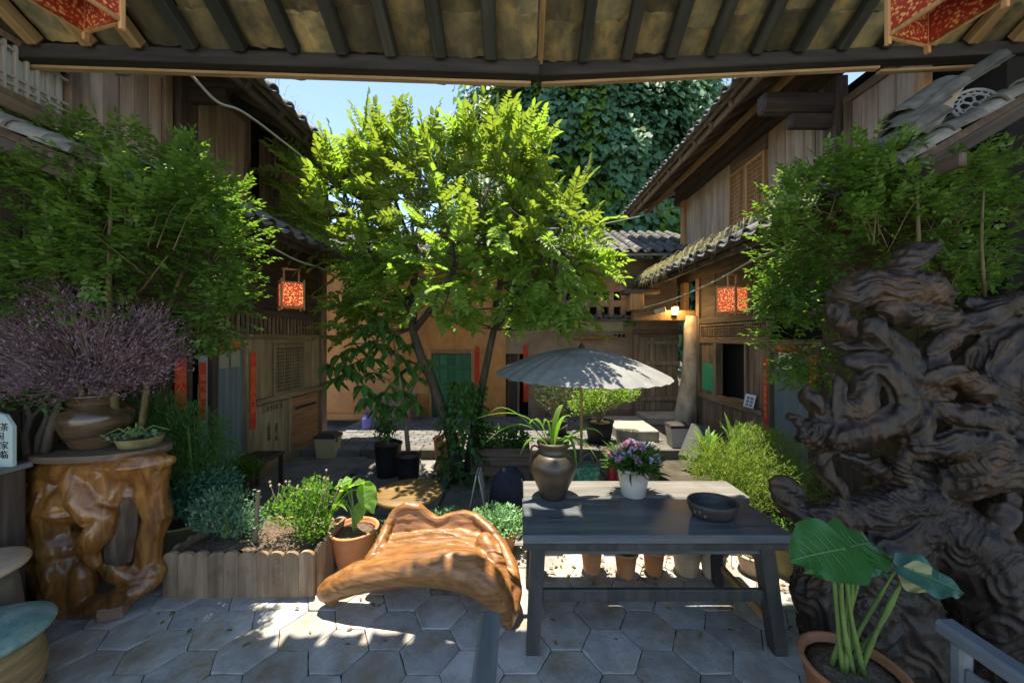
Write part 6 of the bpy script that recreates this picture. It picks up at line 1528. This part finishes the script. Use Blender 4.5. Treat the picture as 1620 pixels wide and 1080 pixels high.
# ================================================================== LANTERNS, LAMP, CABLES, ROOF CLUTTER
def lant_mat(name, emit):
    m = bpy.data.materials.new(name); m.use_nodes = True; N = m.node_tree.nodes; L = m.node_tree.links; b = N['Principled BSDF']; b.inputs['Roughness'].default_value = .8
    tc = N.new('ShaderNodeTexCoord'); v = N.new('ShaderNodeTexVoronoi'); v.inputs['Scale'].default_value = 55; L.new(tc.outputs['Object'], v.inputs['Vector'])
    n2 = N.new('ShaderNodeTexNoise'); n2.inputs['Scale'].default_value = 30; n2.inputs['Detail'].default_value = 4; L.new(tc.outputs['Object'], n2.inputs['Vector'])
    ad = N.new('ShaderNodeMath'); ad.operation = 'ADD'; L.new(v.outputs['Distance'], ad.inputs[0]); L.new(n2.outputs['Fac'], ad.inputs[1])
    rp = N.new('ShaderNodeValToRGB'); e = rp.color_ramp.elements; e[0].position = .72; e[0].color = (.8, .38, .14, 1); e[1].position = 1.08; e[1].color = (.34, .03, .012, 1)
    L.new(ad.outputs[0], rp.inputs[0]); L.new(rp.outputs[0], b.inputs['Base Color']); L.new(rp.outputs[0], b.inputs['Emission Color']); b.inputs['Emission Strength'].default_value = emit
    return m
LM_ON = lant_mat('red_floral_paper_lit', .22); LM_OFF = lant_mat('red_floral_paper', 0.0)
def lantern(c, s, hh, rot, label, mat, cord):
    T = thing('paper_lantern', c, label, 'lantern', 'square red paper lanterns'); c = Vector(c); ca, sa = math.cos(rot), math.sin(rot)
    U, V, W = Vector((ca, sa, 0)), Vector((-sa, ca, 0)), Vector((0, 0, 1)); q = s / 2
    for i, j in ((-1, -1), (1, -1), (1, 1), (-1, 1)):
        MB().obox(c + U * (i * q) + V * (j * q) + W * (hh / 2), (.012, .012, hh / 2 + .02), (U, V, W), .003).build('corner_post', W_WARMZ, T)
    for k, (a, b) in enumerate(((U, V), (V, U), (-U, V), (-V, U))):
        MB().obox(c + a * q * .96 + W * (hh * .5), (.003, q - .012, hh * .45), (a, W.cross(a), W)).build('panel', mat, T)
        for z in (.03, hh - .025): MB().obox(c + a * q + W * z, (.009, q - .012, .011), (a, W.cross(a), W), .002).build('rail', W_WARMZ, T)
    hw = s * .34
    for sg in (-1, 1): MB().obox(c + U * (sg * hw) + W * (hh + .07), (.011, .011, .09), (U, V, W), .002).build('handle_post', W_WARMZ, T)
    MB().obox(c + W * (hh + .165), (hw + .02, .013, .012), (U, V, W), .003).build('handle', W_WARMZ, T)
    MB().obox(c + W * (hh - .02), (q, .009, .009), (U, V, W)).build('cross_bar', W_WARMZ, T)
    MB().tube([c + W * (hh + .177), c + W * cord], .004, 5).build('cord', INK, T)
lantern(P(461, 489, 4.9), .255, .37, R(40), 'lit red floral paper lantern hanging under the left house eave', LM_ON, .95)
lantern(P(1158, 497, 5.2), .275, .4, R(28), 'lit red floral paper lantern hanging under the right house eave', LM_ON, 1.0)
lantern(P(1492, 38, 1.95), .3, .42, R(12), 'unlit red floral paper lantern under gallery rafters, by right eave end', LM_OFF, 1.2)
lantern(P(104, 14, 1.95), .3, .42, R(-14), 'unlit red floral paper lantern under gallery rafters, by left eave end', LM_OFF, 1.15)
wlp = Vector((3.42, 7.95, 2.62)); wl_ = thing('wall_lamp', wlp, 'small lit carriage lamp on the beam near the whitewashed post', 'lamp')
MB().lathe([(.05, -.1), (.075, .04), (.07, .045)], wlp, 8).build('glass', flatM('lamp_glow', (1.0, .72, .32), .4, 5), wl_); MB().lathe([(.09, .046), (.07, .09), (.015, .13)], wlp, 8).build('cap', W_DARKZ, wl_); MB().lathe([(.03, -.14), (.06, -.1), (.05, -.099)], wlp, 8).build('base', W_DARKZ, wl_)
MB().tube([wlp + Vector((0, 0, .12)), wlp + Vector((.05, 0, .2)), wlp + Vector((.3, .02, .18))], .01, 6).build('arm', INK, wl_)
ld_ = bpy.data.lights.new('lamp_bulb', 'POINT'); ld_.energy = 4; ld_.color = (1, .7, .35); ld_.shadow_soft_size = .05; lo = bpy.data.objects.new('lamp_bulb', ld_); COL.objects.link(lo); lo.location = (0, -.14, 0); lo.parent = wl_
fbx = MB().obox((3.08, 7.92, 2.6), (.11, .08, .05), frame((1, -.2, .25)), .01).build('floodlight', flatM('cream_housing', (.55, .5, .36), .5)); tag(fbx, 'cream box-shaped floodlight beside the small lit lamp', 'floodlight')
# cables
def cable(pts, r, label, mat, name='cable'):
    pts = [Vector(p) for p in pts]; q = []
    for i in range(len(pts) - 1):
        p0, p1, p2, p3 = pts[max(i - 1, 0)], pts[i], pts[i + 1], pts[min(i + 2, len(pts) - 1)]
        for k in range(6):
            t = k / 6; q.append(.5 * ((2 * p1) + (p2 - p0) * t + (2 * p0 - 5 * p1 + 4 * p2 - p3) * t * t + (3 * p1 - p0 - 3 * p2 + p3) * t ** 3))
    q.append(pts[-1]); o = MB().tube(q, r, 6).build(name, mat, None, True); tag(o, label, 'cable'); return o
CAB = flatM('pale_cable', (.36, .36, .26), .6)
def onx(x, y, X_): d = abs(X_ * F / (x - CX)); return P(x, y, d)
cable([onx(*q, -2.72) for q in ((288, 109), (306, 123), (345, 162), (387, 179), (454, 229), (524, 285))], .012, 'pale cable sagging along the upper left eave', CAB)
cable([onx(*q, -2.70) for q in ((393, 382), (430, 392), (470, 412), (510, 425), (545, 436))], .010, 'pale cable sagging under the lower left eave', CAB)
cable([onx(*q, 2.70) for q in ((1248, 388), (1190, 412), (1120, 450), (1050, 478), (985, 495))], .010, 'pale cable sagging under the lower right eave with grass', CAB)
cable([P(862, 362, 8.0), P(930, 358, 8.0), P(1000, 345, 8.2), P(1082, 326, 8.5)], .012, 'thin pale cable strung before the ivy-covered tree', CAB)
# dry grass along the lower right eave
vs_, fs_ = [], []
for k in range(1500):
    y = 2.9 + 6.0 * rng.random() ** .7 if k % 3 else rng.uniform(6.5, 9.0); far = (y - 2.9) / 6.1
    if rng.random() > .12 + .9 * far: continue
    b_ = Vector((rng.uniform(2.72, 3.05), y, 0)); b_.z = 3.27 + (b_.x - 2.78) * .69 + .1; ln = rng.uniform(.2, .5) * (.5 + .6 * far)
    o_ = Vector((rng.uniform(-1.0, .1), rng.uniform(-.6, .4), 0)); e_ = b_ + o_ * ln * .8 + Vector((0, 0, -ln * rng.uniform(.2, .9))); m0 = b_ + o_ * ln * .35 + Vector((0, 0, rng.uniform(.06, .2)))
    v, f = ribbon(curve_pts(b_, m0, e_, 5), rng.uniform(.008, .016)); n0 = len(vs_); vs_ += v; fs_ += [tuple(i + n0 for i in q) for q in f]
dg_ = MB().add(vs_, fs_).build('dry_grass', STRAW); tag(dg_, 'dry straw-coloured grass drooping over the lower right eave', 'grass', kind='stuff')
# weeds along the upper left eave tiles
vs_, fs_ = [], []
for k in range(160):
    b_ = Vector((rng.uniform(-3.0, -2.75), rng.uniform(3.4, 6.0), 4.86)); o_ = Vector((rng.uniform(-.5, .9), rng.uniform(-.7, .7), 0)); ln = rng.uniform(.08, .26)
    v, f = ribbon(curve_pts(b_, b_ + o_ * ln * .3 + Vector((0, 0, ln * .7)), b_ + o_ * ln + Vector((0, 0, rng.uniform(-.1, .15))), 5), .008); n0 = len(vs_); vs_ += v; fs_ += [tuple(i + n0 for i in q) for q in f]
dg_ = MB().add(vs_, fs_).build('dry_grass', STRAW); tag(dg_, 'sparse dry weeds growing on the upper left eave tiles', 'grass', kind='stuff')
# clutter on the right lower roof: loose tiles, boards and a pierced round tile
loose = tilemesh(.26, .46, .07, .02, 77).mesh('loose_tile'); loose.materials.append(TILE)
dnr = Vector((-1.14, 0, -.79)).normalized(); upr = dnr.cross(Vector((0, 1, 0)));
if upr.z < 0: upr = -upr
def rp_(x_, y_, hgt): return Vector((x_, y_, 3.19 + (x_ - 2.78) * .693)) + upr * hgt
for i, (x_, y_, hgt, yaw, lab) in enumerate([(3.35, 2.86, .2, .1, 'lowest loose grey tile on the right roof, above the hedge'), (3.42, 2.9, .25, -.15, 'loose tile lying second in the heap on the right roof'), (3.55, 2.82, .27, .3, 'loose brown-tinged tile leaning in the roof heap below the boards'), (3.6, 2.95, .33, -.05, 'topmost loose tile of the heap below the pale boards'), (3.25, 2.72, .19, .4, 'loose tile tilted out from the roof heap towards the hedge'), (3.8, 2.74, .26, .7, 'loose tile lying under the pierced round tile')]):
    a_ = (dnr * math.cos(yaw) + Vector((0, 1, 0)) * math.sin(yaw)).normalized(); s_ = upr.cross(a_).normalized()
    o = inst(loose, 'loose_tile', None, rp_(x_, y_, hgt), [a_, s_, upr], (1, 1, -1)); tag(o, lab, 'roof tile', 'loose tiles heaped on the right roof')
PALE = wood('pale_board', (.3, .26, .2), (.4, .35, .28), (.48, .43, .36), 'z')
for (a_, b_, w_, lab) in ((P(1472, 195, 2.85), P(1508, 138, 2.8), .12, 'pale upright board end leaning on the roof tile heap'), (P(1452, 188, 2.9), P(1474, 165, 2.9), .1, 'short reddish pale board stub in the roof tile heap')):
    m_ = MB(); m_.bar(a_ - (b_ - a_) * .3, b_, w_, .025, up=(-.5, -1, .3), bev=.003); o = m_.build('board_end', PALE); tag(o, lab, 'board')
cc = P(1543, 166, 2.75); nrm = Vector((-.35, -1, .25)).normalized(); Xr, Yr = Vector((0, 0, 1)).cross(nrm).normalized(), None; Yr = nrm.cross(Xr)
pt_ = thing('pierced_tile', cc - Vector((0, 0, .14)), 'round pierced grey clay tile with rosette openings on the right roof', 'tile')
GREYC = M('grey_pierced_clay', [(.14, .15, .15), (.22, .23, .23), (.3, .31, .3)], (9, 9, 9), 6, .9, .3, rand=0)
def ring_(m, c, R_, r_, n_=28): m.tube([c + Xr * (R_ * math.cos(2 * math.pi * k / n_)) + Yr * (R_ * math.sin(2 * math.pi * k / n_)) for k in range(n_ + 1)], r_, 6, cap=False)
m_ = MB(); ring_(m_, cc, .135, .012); ring_(m_, cc, .1, .008); m_.build('rim', GREYC, pt_, True)
m_ = MB()
for k in range(18): a_ = 2 * math.pi * k / 18; m_.tube([cc + Xr * (.1 * math.cos(a_)) + Yr * (.1 * math.sin(a_)), cc + Xr * (.135 * math.cos(a_ + .15)) + Yr * (.135 * math.sin(a_ + .15))], .007, 5)
for k in range(6): a_ = 2 * math.pi * k / 6; ring_(m_, cc + Xr * (.06 * math.cos(a_)) + Yr * (.06 * math.sin(a_)), .034, .007, 12)
ring_(m_, cc, .026, .008, 12); m_.build('rosette', GREYC, pt_, True)

# fallen leaves on the tiles and in the court
LV = Leaves()
for k in range(260):
    if k < 90: x, y, z = rng.uniform(-2.6, 2.4), rng.uniform(2.35, 3.45), .006
    elif k < 180: x, y, z = rng.uniform(.0, 2.0), rng.uniform(3.0, 3.5), .008
    else: x, y, z = rng.uniform(-2.3, 1.2), rng.uniform(3.6, 6.1), -.03
    a = rng.uniform(0, 6.283); L_ = rng.uniform(.02, .055); LV.add(Vector((x, y, z)), Vector((math.cos(a), math.sin(a), rng.uniform(0, .15))), Vector((rng.gauss(0, .15), rng.gauss(0, .15), 1)), L_, L_ * .45)
ll_ = put(LV.mesh('leaf_litter'), 'leaf_litter', leafM('fallen_leaf', (.16, .1, .04), (.3, .22, .08), (.3, .2, .08), .2, rough=.8)); tag(ll_, 'scattered dry fallen leaves on the stone floor', 'leaves', kind='stuff')
